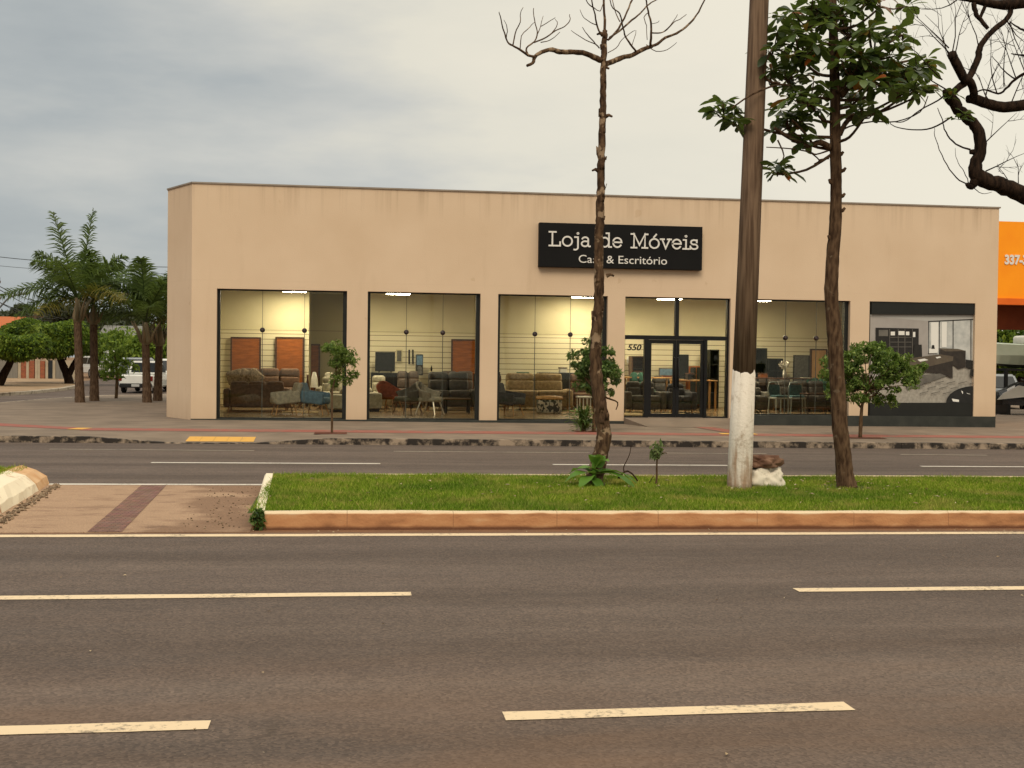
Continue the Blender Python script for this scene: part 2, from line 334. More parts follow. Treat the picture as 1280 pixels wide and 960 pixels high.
# ------------------------------------------------------------------ foliage helpers
def leafquads(C, Ln, Wd, mode='any', droop=.25, nrm=None, fold=.25):
    """one bent leaf (two triangles sharing a fold) per centre C (n,3)"""
    n = len(C); d = rng.normal(size=(n,3))
    if mode == 'flat': d[:,2] *= .35
    if nrm is not None: d = nrm + .55*d
    d /= np.linalg.norm(d, axis=1, keepdims=True)+1e-9
    s = np.cross(d, rng.normal(size=(n,3))); s /= np.linalg.norm(s, axis=1, keepdims=True)+1e-9
    up = np.cross(s, d); Ls = (Ln*(.65+.7*rng.random(n)))[:,None]; Ws = (Wd*(.7+.6*rng.random(n)))[:,None]
    b = C - d*Ls*.5; t = C + d*Ls*.5; t[:,2] -= droop*Ls[:,0]
    l = C + s*Ws*.5 + up*fold*Ws; r = C - s*Ws*.5 + up*fold*Ws
    V = np.stack([b,l,t,r], 1).reshape(-1,3)
    i = np.arange(n)[:,None]*4
    F = np.concatenate([i+np.array([[0,2,1]]), i+np.array([[0,3,2]])], 0)
    return V, F
def cat_vf(parts):
    Vs, Fs, o = [], [], 0
    for V, F in parts: Vs.append(V); Fs.append(F+o); o += len(V)
    return np.concatenate(Vs), np.concatenate(Fs)
def ball(n, c, r, shell=.0):
    d = rng.normal(size=(n,3)); d /= np.linalg.norm(d, axis=1, keepdims=True)
    q = (shell + (1-shell)*rng.random(n)**(1/3))[:,None]
    return np.array(c) + d*q*np.array(r)
def clump_points(c, r, nclump, per, cr):
    """leaf clumps spread unevenly in an ellipsoid: uneven outline with gaps"""
    cs = ball(nclump, c, r, .25)
    return np.concatenate([ball(max(3, int(per*(.5+rnd.random()))), q, np.array([cr,cr,cr*.8])*(.6+.8*rnd.random())) for q in cs]), cs
# ------------------------------------------------------------------ world, sun, camera
w = bpy.data.worlds.new('World'); sc.world = w; w.use_nodes = True; nt = w.node_tree; nt.nodes.clear()
def WN(t, **kw):
    n = nt.nodes.new('ShaderNode'+t)
    for k, v in kw.items(): setattr(n, k, v)
    return n
WL = nt.links.new
SUN_EL, SUN_AZ = R(44), R(200)          # azimuth measured clockwise from +Y: behind the camera, a little to the right
sky = WN('TexSky', sky_type='NISHITA', sun_disc=False, sun_elevation=SUN_EL, sun_rotation=SUN_AZ)
bg1 = WN('Background'); bg1.inputs[1].default_value = .05; WL(sky.outputs[0], bg1.inputs[0])
tc = WN('TexCoord'); sep = WN('SeparateXYZ'); WL(tc.outputs['Generated'], sep.inputs[0])
def wnoise(sx, scale, det, off=(0,0,0)):
    mp = WN('Mapping'); mp.inputs['Scale'].default_value = sx; mp.inputs['Location'].default_value = off; WL(tc.outputs['Generated'], mp.inputs[0])
    n = WN('TexNoise'); n.inputs['Scale'].default_value = scale; n.inputs['Detail'].default_value = det; n.inputs['Roughness'].default_value = .55; WL(mp.outputs[0], n.inputs['Vector']); return n.outputs[0]
def wmath(op, a, b, clamp=False):
    n = WN('Math', operation=op, use_clamp=clamp)
    for i, v in enumerate((a, b)):
        if isinstance(v, (int, float)): n.inputs[i].default_value = v
        else: WL(v, n.inputs[i])
    return n.outputs[0]
def wramp(src, stops):
    r = WN('ValToRGB'); e = r.color_ramp.elements
    while len(e) < len(stops): e.new(.5)
    for q, (p, c) in zip(e, stops): q.position = p; q.color = c
    WL(src, r.inputs[0]); return r.outputs[0]
# cloud deck: grey-blue towards the left of the street, thin and cream towards the right
az = wmath('MULTIPLY_ADD' if False else 'MULTIPLY', sep.outputs[0], 1.0)
band = wnoise((1,1,3.4), 2.3, 6, (.3,.1,.2)); big = wnoise((1,1,2.6), .9, 3, (1.7,.4,.6))
v = wmath('ADD', wmath('MULTIPLY', sep.outputs[0], .9), .50)
v = wmath('ADD', v, wmath('MULTIPLY', wmath('SUBTRACT', band, .5), 1.0))
v = wmath('ADD', v, wmath('MULTIPLY', wmath('SUBTRACT', big, .5), .9))
cl = wramp(v, [(.0, lin((154,162,166))), (.2, lin((178,183,183))), (.36, lin((204,204,198))), (.52, lin((230,225,209))), (.72, lin((239,232,214))), (1, lin((242,235,216)))])
zen = WN('MapRange', interpolation_type='SMOOTHSTEP'); zen.inputs[1].default_value = .33; zen.inputs[2].default_value = .85; zen.inputs[3].default_value = .83; zen.inputs[4].default_value = 1.65; WL(sep.outputs[2], zen.inputs[0])
bg2 = WN('Background'); WL(zen.outputs[0], bg2.inputs[1]); WL(cl, bg2.inputs[0])
mxs = WN('MixShader'); mxs.inputs[0].default_value = .93; WL(bg1.outputs[0], mxs.inputs[1]); WL(bg2.outputs[0], mxs.inputs[2])
wo = WN('OutputWorld'); WL(mxs.outputs[0], wo.inputs[0])
sl = bpy.data.lights.new('sun', 'SUN'); sl.energy = 1.5; sl.angle = R(28); sl.color = (1,.86,.68)
so = bpy.data.objects.new('sun', sl); COL.objects.link(so)
sd = Vector((math.sin(SUN_AZ)*math.cos(SUN_EL), math.cos(SUN_AZ)*math.cos(SUN_EL), math.sin(SUN_EL)))
so.rotation_euler = sd.to_track_quat('Z', 'Y').to_euler(); so.location = sd*60
cam = bpy.data.cameras.new('camera'); co = bpy.data.objects.new('camera', cam); COL.objects.link(co)
cam.sensor_width = 36; cam.lens = f_px/1280*36; cam.clip_end = 3000; cam.clip_start = .1
mw = Matrix((( Rv.x, Uv.x, -Fv.x, 0), (Rv.y, Uv.y, -Fv.y, 0), (Rv.z, Uv.z, -Fv.z, H), (0,0,0,1))); co.matrix_world = mw
sc.camera = co
sc.view_settings.view_transform = 'Standard'; sc.view_settings.look = 'None'; sc.view_settings.gamma = 1; sc.view_settings.exposure = .3; sc.view_settings.use_curve_mapping = False
sc.render.engine = 'CYCLES'; cy = sc.cycles
try: cy.use_denoising = True; cy.denoiser = 'OPENIMAGEDENOISE'
except Exception: pass
cy.max_bounces = 8; cy.transparent_max_bounces = 16; cy.caustics_reflective = False; cy.caustics_refractive = False; cy.sample_clamp_indirect = 6
# ================================================================== THE SETTING
FY = 28.9
def sheet(name, poly, z, m, kind='structure'):
    b = MB(); b.quad(*[(x, y, gz(x, z)) for x, y in poly]); return struct(b.build(name, m), kind)
sheet('ground', [(-700,-60), (700,-60), (700,900), (-700,900)], -.03, M['earth'])
sheet('near_road', [(-80,-40), (80,-40), (80,11.6), (-80,11.6)], 0, M['asphalt'])
sheet('far_road', [(-80,15.0), (80,15.0), (80,22.9), (-80,22.9)], 0, M['asphalt_far'])
sheet('side_street', [(-13.2,22.9), (-9,22.9), (-9,30), (-6,60), (-5,140), (-20,140), (-16,72), (-12.7,55.9), (-12.7,50.6), (-13.2,46)], -.004, M['asphalt_far'])
def roadline(x0, x1, y0, y1, wd, m, z=.004):
    b = MB(); n = max(2, int((x1-x0)/.35)); up = []; dn = []
    for i in range(n+1):
        t = i/n; x = x0+(x1-x0)*t; y = y0+(y1-y0)*t; e = .006
        up.append((x, y+wd/2+rnd.uniform(-e,e), gz(x, z))); dn.append((x, y-wd/2+rnd.uniform(-e,e), gz(x, z)))
    for i in range(n): b.quad(dn[i], dn[i+1], up[i+1], up[i])
    return struct(b.build('road_marking', m))
roadline(-40, 40, 10.98, 11.03, .15, M['line'])
for i in range(-6, 7):                                                # centre dashes of the near carriageway
    pass
roadline(-6.2, -3.3-.0, 8.06, 8.06, .13, M['line'])
for x0, x1 in ((-2.45, .44), (3.19, 6.1), (8.7, 11.6)): roadline(x0, x1, 8.21, 8.21, .13, M['line'])
for x0, x1 in ((-2.35, -.585), (.71, 2.36), (3.9, 5.6)): roadline(x0, x1, 5.33+.018*x0, 5.33+.018*x1, .13, M['line'])
roadline(-40, -.6, 15.42, 15.42, .14, M['line_white']); roadline(-.6, 40, 15.4, 15.4, .12, M['line_white'])
for x0, x1 in ((-9.2,-6.3), (-2.93,.5), (3.2,6.05), (9.33,12.6), (15.6,18.8)): roadline(x0, x1, 18.6, 18.6, .13, M['line_white'])
for x0, x1 in ((.8,4.3), (5.6,7.6), (10.2,11.9), (-5,-1.6)): roadline(x0, x1, 21.15, 21.1, .1, M['line_worn'])
# --- crossing slab through the median
M['slab'] = None
def slab_mat():
    m, N, L, out = newmat('stained_concrete'); b = N('BsdfPrincipled'); b.inputs['Roughness'].default_value = .92; L(b.outputs[0], out.inputs[0])
    tc = N('TexCoord'); mp = N('Mapping'); mp.inputs['Scale'].default_value = (.6,1.2,1); L(tc.outputs['Object'], mp.inputs[0])
    n = N('TexNoise'); n.inputs['Scale'].default_value = 2.2; n.inputs['Detail'].default_value = 9; n.inputs['Roughness'].default_value = .65; L(mp.outputs[0], n.inputs['Vector'])
    r = ramp(N, [(.3, lin((126,96,72))), (.46, lin((160,130,102))), (.58, lin((152,122,95))), (.7, lin((112,84,63)))]); L(n.outputs[0], r.inputs[0])
    n2 = N('TexNoise'); n2.inputs['Scale'].default_value = .9; n2.inputs['Detail'].default_value = 7; L(tc.outputs['Object'], n2.inputs['Vector'])
    sp = N('SeparateXYZ'); L(tc.outputs['Object'], sp.inputs[0])
    mr = N('MapRange'); mr.inputs[1].default_value = -2.1; mr.inputs[2].default_value = -1.1; mr.inputs[3].default_value = -.12; mr.inputs[4].default_value = .16; L(sp.outputs[0], mr.inputs[0])
    ad = N('Math', operation='ADD'); L(mr.outputs[0], ad.inputs[0]); L(n2.outputs[0], ad.inputs[1])
    r2 = ramp(N, [(.52, (0,0,0)), (.62, (.75,)*3)]); L(ad.outputs[0], r2.inputs[0])
    c = mixc(N, L, r2.outputs[0], r.outputs[0], lin((112,82,58)))
    n3 = N('TexNoise'); n3.inputs['Scale'].default_value = 60; n3.inputs['Detail'].default_value = 4; L(tc.outputs['Object'], n3.inputs['Vector'])
    c = mixc(N, L, .6, c, n3.outputs[0], 'OVERLAY'); L(c, b.inputs['Base Color'])
    bp = N('Bump'); bp.inputs['Strength'].default_value = .5; bp.inputs['Distance'].default_value = .01; L(n3.outputs[0], bp.inputs['Height']); L(bp.outputs[0], b.inputs['Normal'])
    return m
M['slab'] = slab_mat()
b = MB(); s = [(-3.9,11.2), (-.88,11.2), (-1.02,15.3), (-3.9,15.3)]
b.add([(x,y,gz(x,.006)) for x,y in s]+[(x,y,gz(x,-.02)) for x,y in s], [(0,1,2,3), (0,4,5,1), (2,6,7,3), (1,5,6,2), (3,7,4,0)])
struct(b.build('crossing_slab', M['slab']))
M['paver'] = brick_mat('red_brown_pavers', (104,70,56), (134,98,82), (70,50,40), 4.2, .42, .21)
sheet('paver_strip', [(-2.32,11.21), (-2.02,11.21), (-2.22,15.28), (-2.52,15.28)], .0102, M['paver'])
# --- median: kerb, soil, grass
def med_kerb_mat():
    m, N, L, out = newmat('clay_stained_kerb'); b = N('BsdfPrincipled'); b.inputs['Roughness'].default_value = .92; L(b.outputs[0], out.inputs[0])
    tc = N('TexCoord'); sp = N('SeparateXYZ'); L(tc.outputs['Object'], sp.inputs[0]); 
    mp = N('Mapping'); mp.inputs['Scale'].default_value = (.5,1,1.4); L(tc.outputs['Object'], mp.inputs[0])
    n = N('TexNoise'); n.inputs['Scale'].default_value = 6; n.inputs['Detail'].default_value = 8; L(mp.outputs[0], n.inputs['Vector'])
    r = ramp(N, [(.28, lin((140,96,62))), (.46, lin((178,126,84))), (.6, lin((188,138,94))), (.76, lin((200,160,120)))]); L(n.outputs[0], r.inputs[0])
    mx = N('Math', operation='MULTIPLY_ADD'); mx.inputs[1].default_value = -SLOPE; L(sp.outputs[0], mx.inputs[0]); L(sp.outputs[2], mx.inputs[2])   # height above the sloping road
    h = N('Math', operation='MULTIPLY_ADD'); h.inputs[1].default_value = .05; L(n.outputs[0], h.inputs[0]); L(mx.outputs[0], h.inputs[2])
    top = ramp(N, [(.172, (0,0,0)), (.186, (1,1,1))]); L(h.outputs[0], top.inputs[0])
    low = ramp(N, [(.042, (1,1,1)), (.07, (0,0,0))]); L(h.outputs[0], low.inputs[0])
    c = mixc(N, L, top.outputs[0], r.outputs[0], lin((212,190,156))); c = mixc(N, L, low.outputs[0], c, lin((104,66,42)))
    # joints between the cast lengths
    md = N('Math', operation='PINGPONG'); md.inputs[1].default_value = .5; L(sp.outputs[0], md.inputs[0])
    lt = N('Math', operation='LESS_THAN'); lt.inputs[1].default_value = .004; L(md.outputs[0], lt.inputs[0]); lf = N('Math', operation='MULTIPLY'); lf.inputs[1].default_value = .5; L(lt.outputs[0], lf.inputs[0])
    c = mixc(N, L, lf.outputs[0], c, lin((120,84,56))); L(c, b.inputs['Base Color'])
    n3 = N('TexNoise'); n3.inputs['Scale'].default_value = 45; L(tc.outputs['Object'], n3.inputs['Vector'])
    bp = N('Bump'); bp.inputs['Strength'].default_value = .5; bp.inputs['Distance'].default_value = .008; L(n3.outputs[0], bp.inputs['Height']); L(bp.outputs[0], b.inputs['Normal']); return m
M['mkerb'] = med_kerb_mat()
M['whitewash'] = paint('whitewashed_kerb', (226,212,184), (170,120,78), .4, 6, .9)
def kerb_run(b, pts, wd, h, bev=.02):     # pts run with the inner side on the left hand
    V = [Vector((x,y,0)) for x, y in pts]; prof = [(0,-.03),(0.0,h-bev),(bev,h),(wd,h),(wd,-.03)]; vs = []
    for i, p in enumerate(V):
        t = (V[min(i+1,len(V)-1)]-V[max(i-1,0)]).normalized(); nrm = Vector((-t.y,t.x,0))
        for o, z in prof: q = p+nrm*o; vs.append((q.x, q.y, gz(q.x, z+rnd.uniform(-.004,.004))))
    k = len(prof); fs = [(i*k+j, (i+1)*k+j, (i+1)*k+j+1, i*k+j+1) for i in range(len(V)-1) for j in range(k-1)]
    fs += [tuple(range(k)), tuple(range((len(V)-1)*k, len(V)*k))[::-1]]
    b.add(vs, fs)
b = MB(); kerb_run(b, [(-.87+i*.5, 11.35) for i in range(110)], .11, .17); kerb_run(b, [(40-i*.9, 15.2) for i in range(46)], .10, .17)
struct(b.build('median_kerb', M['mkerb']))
b = MB(); kerb_run(b, [(-1.02+.15*t/8, 15.19-3.72*t/8) for t in range(9)], .1, .168)
struct(b.build('median_end_kerb', M['whitewash']))
M['soil'] = mat('turf_soil', (58,66,26), (84,86,40), 3, .95, .5, 30)
sheet('median_soil', [(-.93,11.45), (40,11.45), (40,15.12), (-.95,15.12)], .145, M['soil'])
sheet('median_soil', [(-30,11.45), (-3.9,11.45), (-4.05,15.2), (-30,15.2)], .20, M['soil'])
b = MB(); rows = []                                                 # sloping whitewashed nose of the other median
nn = 16
for i in range(nn+1):
    t = i/nn; x = -3.30-.34*t; y = 11.2+4.25*t
    k = .03 if t < .96 else .0
    j = lambda s=.012: rnd.uniform(-s,s)
    rows.append([(x+j(), y, gz(x,-.02)), (x-.04+j(), y, gz(x,.09+j())), (x-.16+j(), y, gz(x,.19+j())), (x-.34+j(), y, gz(x,.235+j())), (x-.5, y, gz(x,.2))])
for i in range(nn):
    for k in range(4): b.quad(rows[i][k], rows[i+1][k], rows[i+1][k+1], rows[i][k+1], mi=1 if i >= nn-3 else 0)
b.add(rows[-1]+[(rows[-1][-1][0], rows[-1][-1][1], -.02)], [tuple(range(6))], 1); b.add(rows[0]+[(rows[0][-1][0], rows[0][-1][1], -.02)], [tuple(range(6))], 0)
M['clay'] = mat('clay_stained_concrete', (188,142,98), (206,170,130), 5, .9, .4, 30)
struct(b.build('median_end_kerb', [M['whitewash'], M['clay']]))
b = MB()
for i in range(42): kerb_y = 11.35
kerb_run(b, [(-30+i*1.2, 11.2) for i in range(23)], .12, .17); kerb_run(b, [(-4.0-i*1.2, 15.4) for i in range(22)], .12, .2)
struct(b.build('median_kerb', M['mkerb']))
def grass_mat():
    m, N, L, out = newmat('turf_blades'); g = N('NewGeometry'); tc = N('TexCoord')
    r = ramp(N, [(0, lin((82,108,28))), (.45, lin((114,142,44))), (.8, lin((144,164,64))), (.95, lin((160,160,84))), (1, lin((186,166,110)))]); L(g.outputs['Random Per Island'], r.inputs[0])
    n = N('TexNoise'); n.inputs['Scale'].default_value = .9; n.inputs['Detail'].default_value = 5; L(tc.outputs['Object'], n.inputs['Vector'])
    r2 = ramp(N, [(.36, (.66,.76,.7)), (.62, (1.18,1.1,1.0))]); L(n.outputs[0], r2.inputs[0])
    c = mixc(N, L, 1.0, r.outputs[0], r2.outputs[0], 'MULTIPLY')
    n4 = N('TexNoise'); n4.inputs['Scale'].default_value = 2.2; n4.inputs['Detail'].default_value = 6; L(tc.outputs['Object'], n4.inputs['Vector']); r4 = ramp(N, [(.52, (0,0,0)), (.7, (.75,)*3)]); L(n4.outputs[0], r4.inputs[0]); c = mixc(N, L, r4.outputs[0], c, lin((164,156,84)))
    d = N('BsdfDiffuse'); L(c, d.inputs[0]); t = N('BsdfTranslucent'); L(c, t.inputs[0]); mx = N('MixShader'); mx.inputs[0].default_value = .3
    L(d.outputs[0], mx.inputs[1]); L(t.outputs[0], mx.inputs[2]); L(mx.outputs[0], out.inputs[0]); return m
def grass(x0, x1, y0, y1, z, n):
    bx = x0+(x1-x0)*rng.random(n); by = y0+(y1-y0)*rng.random(n)
    keep = np.ones(n, bool)
    for wx, wy, wr in ((2.99,14.2,.34),(5.98,13.87,.40),(4.61,13.74,.24),(3.67,14.0,.1),(1.2,12.6,.3),(7.4,12.3,.34),(0.1,14.3,.26)): keep &= rng.random(n) < .12+np.clip((np.hypot(bx-wx, (by-wy)*.8)/wr)**2-.35, 0, 1) if wx not in (1.2,7.4,0.1) else rng.random(n) < .45+np.clip((np.hypot(bx-wx, by-wy)/wr)**2*.6, 0, 1)
    bx, by = bx[keep], by[keep]; n = len(bx)
    cl = .5+.5*np.sin(bx*2.1+np.sin(by*3.3)*1.3)*np.sin(by*2.7+np.cos(bx*1.7)*1.9)
    hgt = (.016+.030*rng.random(n)+.045*cl*rng.random(n)**2); an = rng.random(n)*2*PI; wd = .0035+.004*rng.random(n)
    lean = (.2+.9*rng.random(n))*hgt; la = rng.random(n)*2*PI
    base = np.stack([bx, by, z+SLOPE*bx-.005], 1); dx = np.stack([np.cos(an)*wd, np.sin(an)*wd, 0*an], 1)
    tip = base + np.stack([np.cos(la)*lean, np.sin(la)*lean, hgt], 1)
    V = np.stack([base-dx, base+dx, tip], 1).reshape(-1,3); return V, np.arange(3*n).reshape(-1,3)
M['grass'] = grass_mat()
V, F_ = cat_vf([grass(-.9, 9.8, 11.44, 15.14, .15, 230000), grass(-5.2, -3.86, 11.4, 15.3, .205, 22000), grass(9.8, 14, 11.46, 15.1, .15, 26000)])
struct(npmesh('grass', V, F_, M['grass']), 'stuff')
# --- far pavement with kerb and dropped kerb
def hk(x):
    pts = [(-99,.115), (-4.7,.115), (-3.3,.018), (-1.75,.018), (-.35,.115), (99,.115)]
    for (a, ha), (c, hc) in zip(pts, pts[1:]):
        if x <= c: return ha+(hc-ha)*(x-a)/(c-a)
xs = sorted(set([-11, -4.7, -3.3, -1.75, -.35, 40] + [-11+.5*i for i in range(103)]))
b = MB()
for xa, xb in zip(xs, xs[1:]):
    b.quad((xa,22.86,gz(xa,hk(xa))), (xb,22.86,gz(xb,hk(xb))), (xb,24.2,gz(xb,.13)), (xa,24.2,gz(xa,.13)))
b.quad(*[(x,y,gz(x,.13)) for x, y in ((-11,24.2), (40,24.2), (40,60), (-6.4,60), (-6.8,50), (-7.2,47.6), (-8.9,45.9), (-9.9,42), (-10.4,37.7), (-11.6,32))])
struct(b.build('pavement', M['concrete']))
b = MB(); prev = None
for xa, xb in zip(xs, xs[1:]):
    n = 3
    for i in range(n):
        u0 = xa+(xb-xa)*i/n; u1 = xa+(xb-xa)*(i+1)/n; j0 = rnd.uniform(-.012,.012)
        h0, h1 = hk(u0)+.003, hk(u1)+.003; f0 = 22.74+j0
        vs = [(u0,f0,gz(u0,-.02)), (u1,f0,gz(u1,-.02)), (u1,22.857,gz(u1,-.02)), (u0,22.857,gz(u0,-.02)), (u0,f0+.015,gz(u0,h0-.01*rnd.random())), (u1,f0+.015,gz(u1,h1-.01*rnd.random())), (u1,22.857,gz(u1,h1)), (u0,22.857,gz(u0,h0))]
        b.add(vs, [(4,5,6,7), (0,1,5,4), (1,2,6,5), (3,0,4,7)])
struct(b.build('kerb', M['kerb']))
b = MB(); kerb_run(b, [(-6.4,60), (-6.8,50), (-7.2,47.6), (-8.9,45.9), (-9.9,42), (-10.4,37.7), (-11.6,32), (-11,24.5)][::-1], .12, .135); struct(b.build('kerb', M['side_kerb']))
M['tactile'] = paint('faded_red_paint', (142,80,66), (122,98,84), .47, 5, .9); M['tactile_y'] = paint('yellow_tactile_paint', (208,158,72), (150,122,84), .38, 9, .9)
sheet('tactile_strip', [(-5.2,24.35), (8.2,24.35), (40,24.05), (40,24.9), (8.2,25.2), (-5.2,25.2)], .1345, M['tactile'])
sheet('tactile_strip', [(-11,28.4), (-9,26.8), (-5.2,24.5), (-5.2,25.15), (-8.6,27.5), (-11,29.3)], .1345, M['tactile'])
sheet('tactile_strip', [(8.25,25.2), (8.75,25.2), (8.55,28.0), (8.1,28.0)], .139, M['tactile'])
sheet('tactile_marker', [(8.0,28.02), (8.6,28.02), (8.6,28.5), (8.0,28.5)], .1385, M['tactile_y'])
sheet('tactile_marker', [(7.9,24.7), (8.7,24.7), (8.75,25.15), (7.95,25.15)], .1430, M['tactile_y'])
sheet('tactile_marker', [(-5.5,24.6), (-5.2,24.6), (-5.1,25.15), (-5.4,25.15)], .1385, M['tactile_y'])
bx = MB()
for i in range(5):
    xa = -3.0+.25*i
    bx.quad((xa,22.95,gz(xa,hk(xa)+.012)), (xa+.246,22.95,gz(xa,hk(xa)+.012)), (xa+.246,23.55,gz(xa,.082)), (xa,23.55,gz(xa,.082)))
struct(bx.build('tactile_marker', M['tactile_y']))
M['pit'] = mat('tree_pit_earth', (84,46,34), (108,62,44), 9, .95, .5, 40)
for x0, x1, y0, y1 in ((-.66,-.02,23.85,24.49), (4.85,5.6,25.18,25.75), (10.4,11.2,23.8,24.18)): sheet('tree_pit', [(x0,y0), (x1,y0), (x1,y1), (x0,y1)], .1352, M['pit'])
# rubble and litter in the gutter of the slab
b = MB()
for i in range(260):
    t = rnd.random(); x = -3.22-.3*t+rnd.gauss(0,.035); y = 11.4+3.9*t; s = rnd.uniform(.008,.022)
    b.rbox(x, y, gz(x,.008+s*.3), s*1.6, s*1.3, s, .2*s, (rnd.random(), rnd.random(), rnd.random()*3), 1)
for i in range(150):
    x = rnd.uniform(-1.5,-1.02); y = rnd.uniform(11.4,15.1); x += rnd.gauss(0,.12); s = rnd.uniform(.004,.012)
    if x > -1.0: continue
    if y < 11.25 or y > 15.2: continue
    b.rbox(x, y, gz(x,.008+s*.3), s*1.6, s*1.3, s, .2*s, (rnd.random(), rnd.random(), rnd.random()*3), 1)
M['rubble'] = leafmat('gravel_grains', [(92,76,60), (120,102,82), (150,130,106)], 0, .9); struct(b.build('gravel', M['rubble']), 'stuff')
b = MB()
for i in range(70):
    x = rnd.uniform(-4,9); y = rnd.choice([rnd.uniform(4.6,10.8), rnd.uniform(11.1,11.32)]); s = rnd.uniform(.006,.018)
    an = rnd.random()*6; c, q = math.cos(an)*s, math.sin(an)*s
    b.add([(x-c,y-q,gz(x,.008)), (x+q*.5,y-c*.5,gz(x,.016)), (x+c,y+q,gz(x,.009)), (x-q*.5,y+c*.5,gz(x,.012))], [(0,1,2,3)])
for i in range(130):
    x = rnd.uniform(-.8,9); y = rnd.uniform(11.6,15.0)
    if rnd.random() < .5: x = rnd.choice([2.99,5.98,5.4])+rnd.gauss(0,.6); y = min(15.0, max(11.6, 13.9+rnd.gauss(0,.6)))
    s = rnd.uniform(.014,.04); an = rnd.random()*6; c, q = math.cos(an)*s, math.sin(an)*s; z = .185+rnd.uniform(-.01,.015)
    b.add([(x-c,y-q,gz(x,z)), (x+q*.5,y-c*.5,gz(x,z+.012)), (x+c,y+q,gz(x,z+.004)), (x-q*.5,y+c*.5,gz(x,z+.01))], [(0,1,2,3)])
M['litter'] = leafmat('dry_leaf_bits', [(150,124,90), (186,170,140), (110,84,56)], 0, .9); struct(b.build('leaf_litter', M['litter']), 'stuff')
# ================================================================== THE SHOP
BO = (6.4, FY, 0)
shop = thing('shop_building', 'long cream furniture shop with a flat parapet and tall shop windows along the avenue', 'building', BO)
def bpart(b, name, m, parent=None, smooth=False):
    o = b.build(name, m, parent or shop, BO if parent is None else tuple(Vector(BO)), smooth)
    return o
def xw(px, Y=FY): return P(px, 450, Y).x
WIN = [(-3.08,-.05), (.44,3.15), (3.58,6.29), (6.73,9.41), (10.05,12.54), (13.05,15.9)]
HEAD = 3.235; TOP = 5.68; XL, XR = -3.66, 16.5
def zp(x): return .17 if x < 8 else .335        # top of the plinth
b = MB(); T = .3
b.box(XL, XR, FY, FY+T, HEAD, TOP)
edges = [XL]+[v for q in WIN for v in q]+[XR]
for i in range(0, len(edges), 2): b.box(edges[i], edges[i+1], FY, FY+T, -.1, HEAD)
cx0, cy0, cx1, cy1 = XL, FY, -4.4, 30.2
b.prism([(cx0,cy0), (XL,FY+T), (cx1+.3,cy1+.1), (cx1,cy1)], 'z', -.1, TOP)
b.prism([(cx1,cy1), (cx1+.3,cy1+.1), (cx1+.3,40.2), (cx1,40.2)], 'z', -.1, TOP)
b.box(16.2, XR, FY+T, 40.2, -.1, TOP); b.box(cx1+.3, 16.2, 39.9, 40.2, -.1, TOP)
bpart(b, 'wall', M['facade'])
b = MB(); b.box(XL, XR+.03, FY-.03, FY+T+.03, TOP, TOP+.035); b.prism([(cx0-.012,cy0-.03), (XL,FY+T+.03), (cx1+.33,cy1+.1), (cx1-.03,cy1)], 'z', TOP, TOP+.035)
b.box(cx1-.03, cx1+.33, cy1+.1, 40.23, TOP, TOP+.035); b.box(16.17, XR+.03, FY+T+.03, 40.23, TOP, TOP+.035)
bpart(b, 'parapet_coping', M['coping'])
SHELL = [(XL+.05,FY+T), (16.2,FY+T), (16.2,39.9), (cx1+.3,39.9), (cx1+.3,cy1+.15)]
b = MB(); b.prism(SHELL, 'z', 5.0, 5.15); bpart(b, 'roof', M['roof'])
b = MB()
for x0, x1 in ((XL-.0, 6.73), (9.45, XR)):
    yb = FY+.05
    b.add([(x0,FY-.02,gz(x0,.05)), (x1,FY-.02,gz(x1,.05)), (x1,FY+.22,gz(x1,.05)), (x0,FY+.22,gz(x0,.05)), (x0,FY-.02,zp(x0)), (x1,FY-.02,zp(x1)), (x1,FY+.22,zp(x1)), (x0,FY+.22,zp(x0))],
          [(0,3,2,1),(4,5,6,7),(0,1,5,4),(1,2,6,5),(2,3,7,6),(3,0,4,7)])
bpart(b, 'plinth', M['plinth'])
b = MB(); xa, xb = 6.2, 9.6       # entrance ramp
b.add([(xa+.53,FY-.022,.25), (xb-.15,FY-.02,.25), (xb-.15,FY+.35,.255), (xa+.53,FY+.35,.255), (xa+.8,FY-1.35,gz(xa,.131)), (xb,FY-1.35,gz(xb,.131)), (xa+.53,FY-.02,.05), (xb-.15,FY-.02,.05)],
      [(0,1,2,3), (4,5,1,0), (4,0,6), (5,7,1)])
bpart(b, 'entrance_ramp', M['concrete'])
# interior shell (visible through the glass)
FZ = .2
b = MB(); b.prism(SHELL, 'z', FZ-.1, FZ); b.box(XL+.05, 16.2, FY+.25, FY+T-.001, FZ-.1, FZ-.002); bpart(b, 'shop_floor', M['infloor'])
b = MB(); b.prism(SHELL, 'z', 3.72, 3.8); bpart(b, 'ceiling', M['ceiling'])
b = MB(); b.box(-4.1, -1.2, 37.0, 37.15, FZ, 3.72); b.box(.15, 16.2, 37.0, 37.15, FZ, 3.72); b.prism([(-3.6,FY+T+.01),(-3.5,FY+T+.01),(-3.95,30.6),(-3.95,37.0),(-4.05,37.0),(-4.05,30.6)], 'z', FZ, 3.72); bpart(b, 'interior_wall', M['inwall'])
b = MB(); b.box(-1.35, -1.2, 37.152, 39.5, FZ, 3.72); b.box(.15, .3, 37.152, 39.5, FZ, 3.72); b.box(-1.2, .15, 39.4, 39.5, FZ, 3.72); bpart(b, 'recess_wall', M['inwall_olive'])
b = MB(); b.box(-3.94, -1.2, 36.96, 36.998, FZ, 2.42); b.box(.15, 16.19, 36.96, 36.998, FZ, 2.42); bpart(b, 'slatted_panelling', M['slat'])
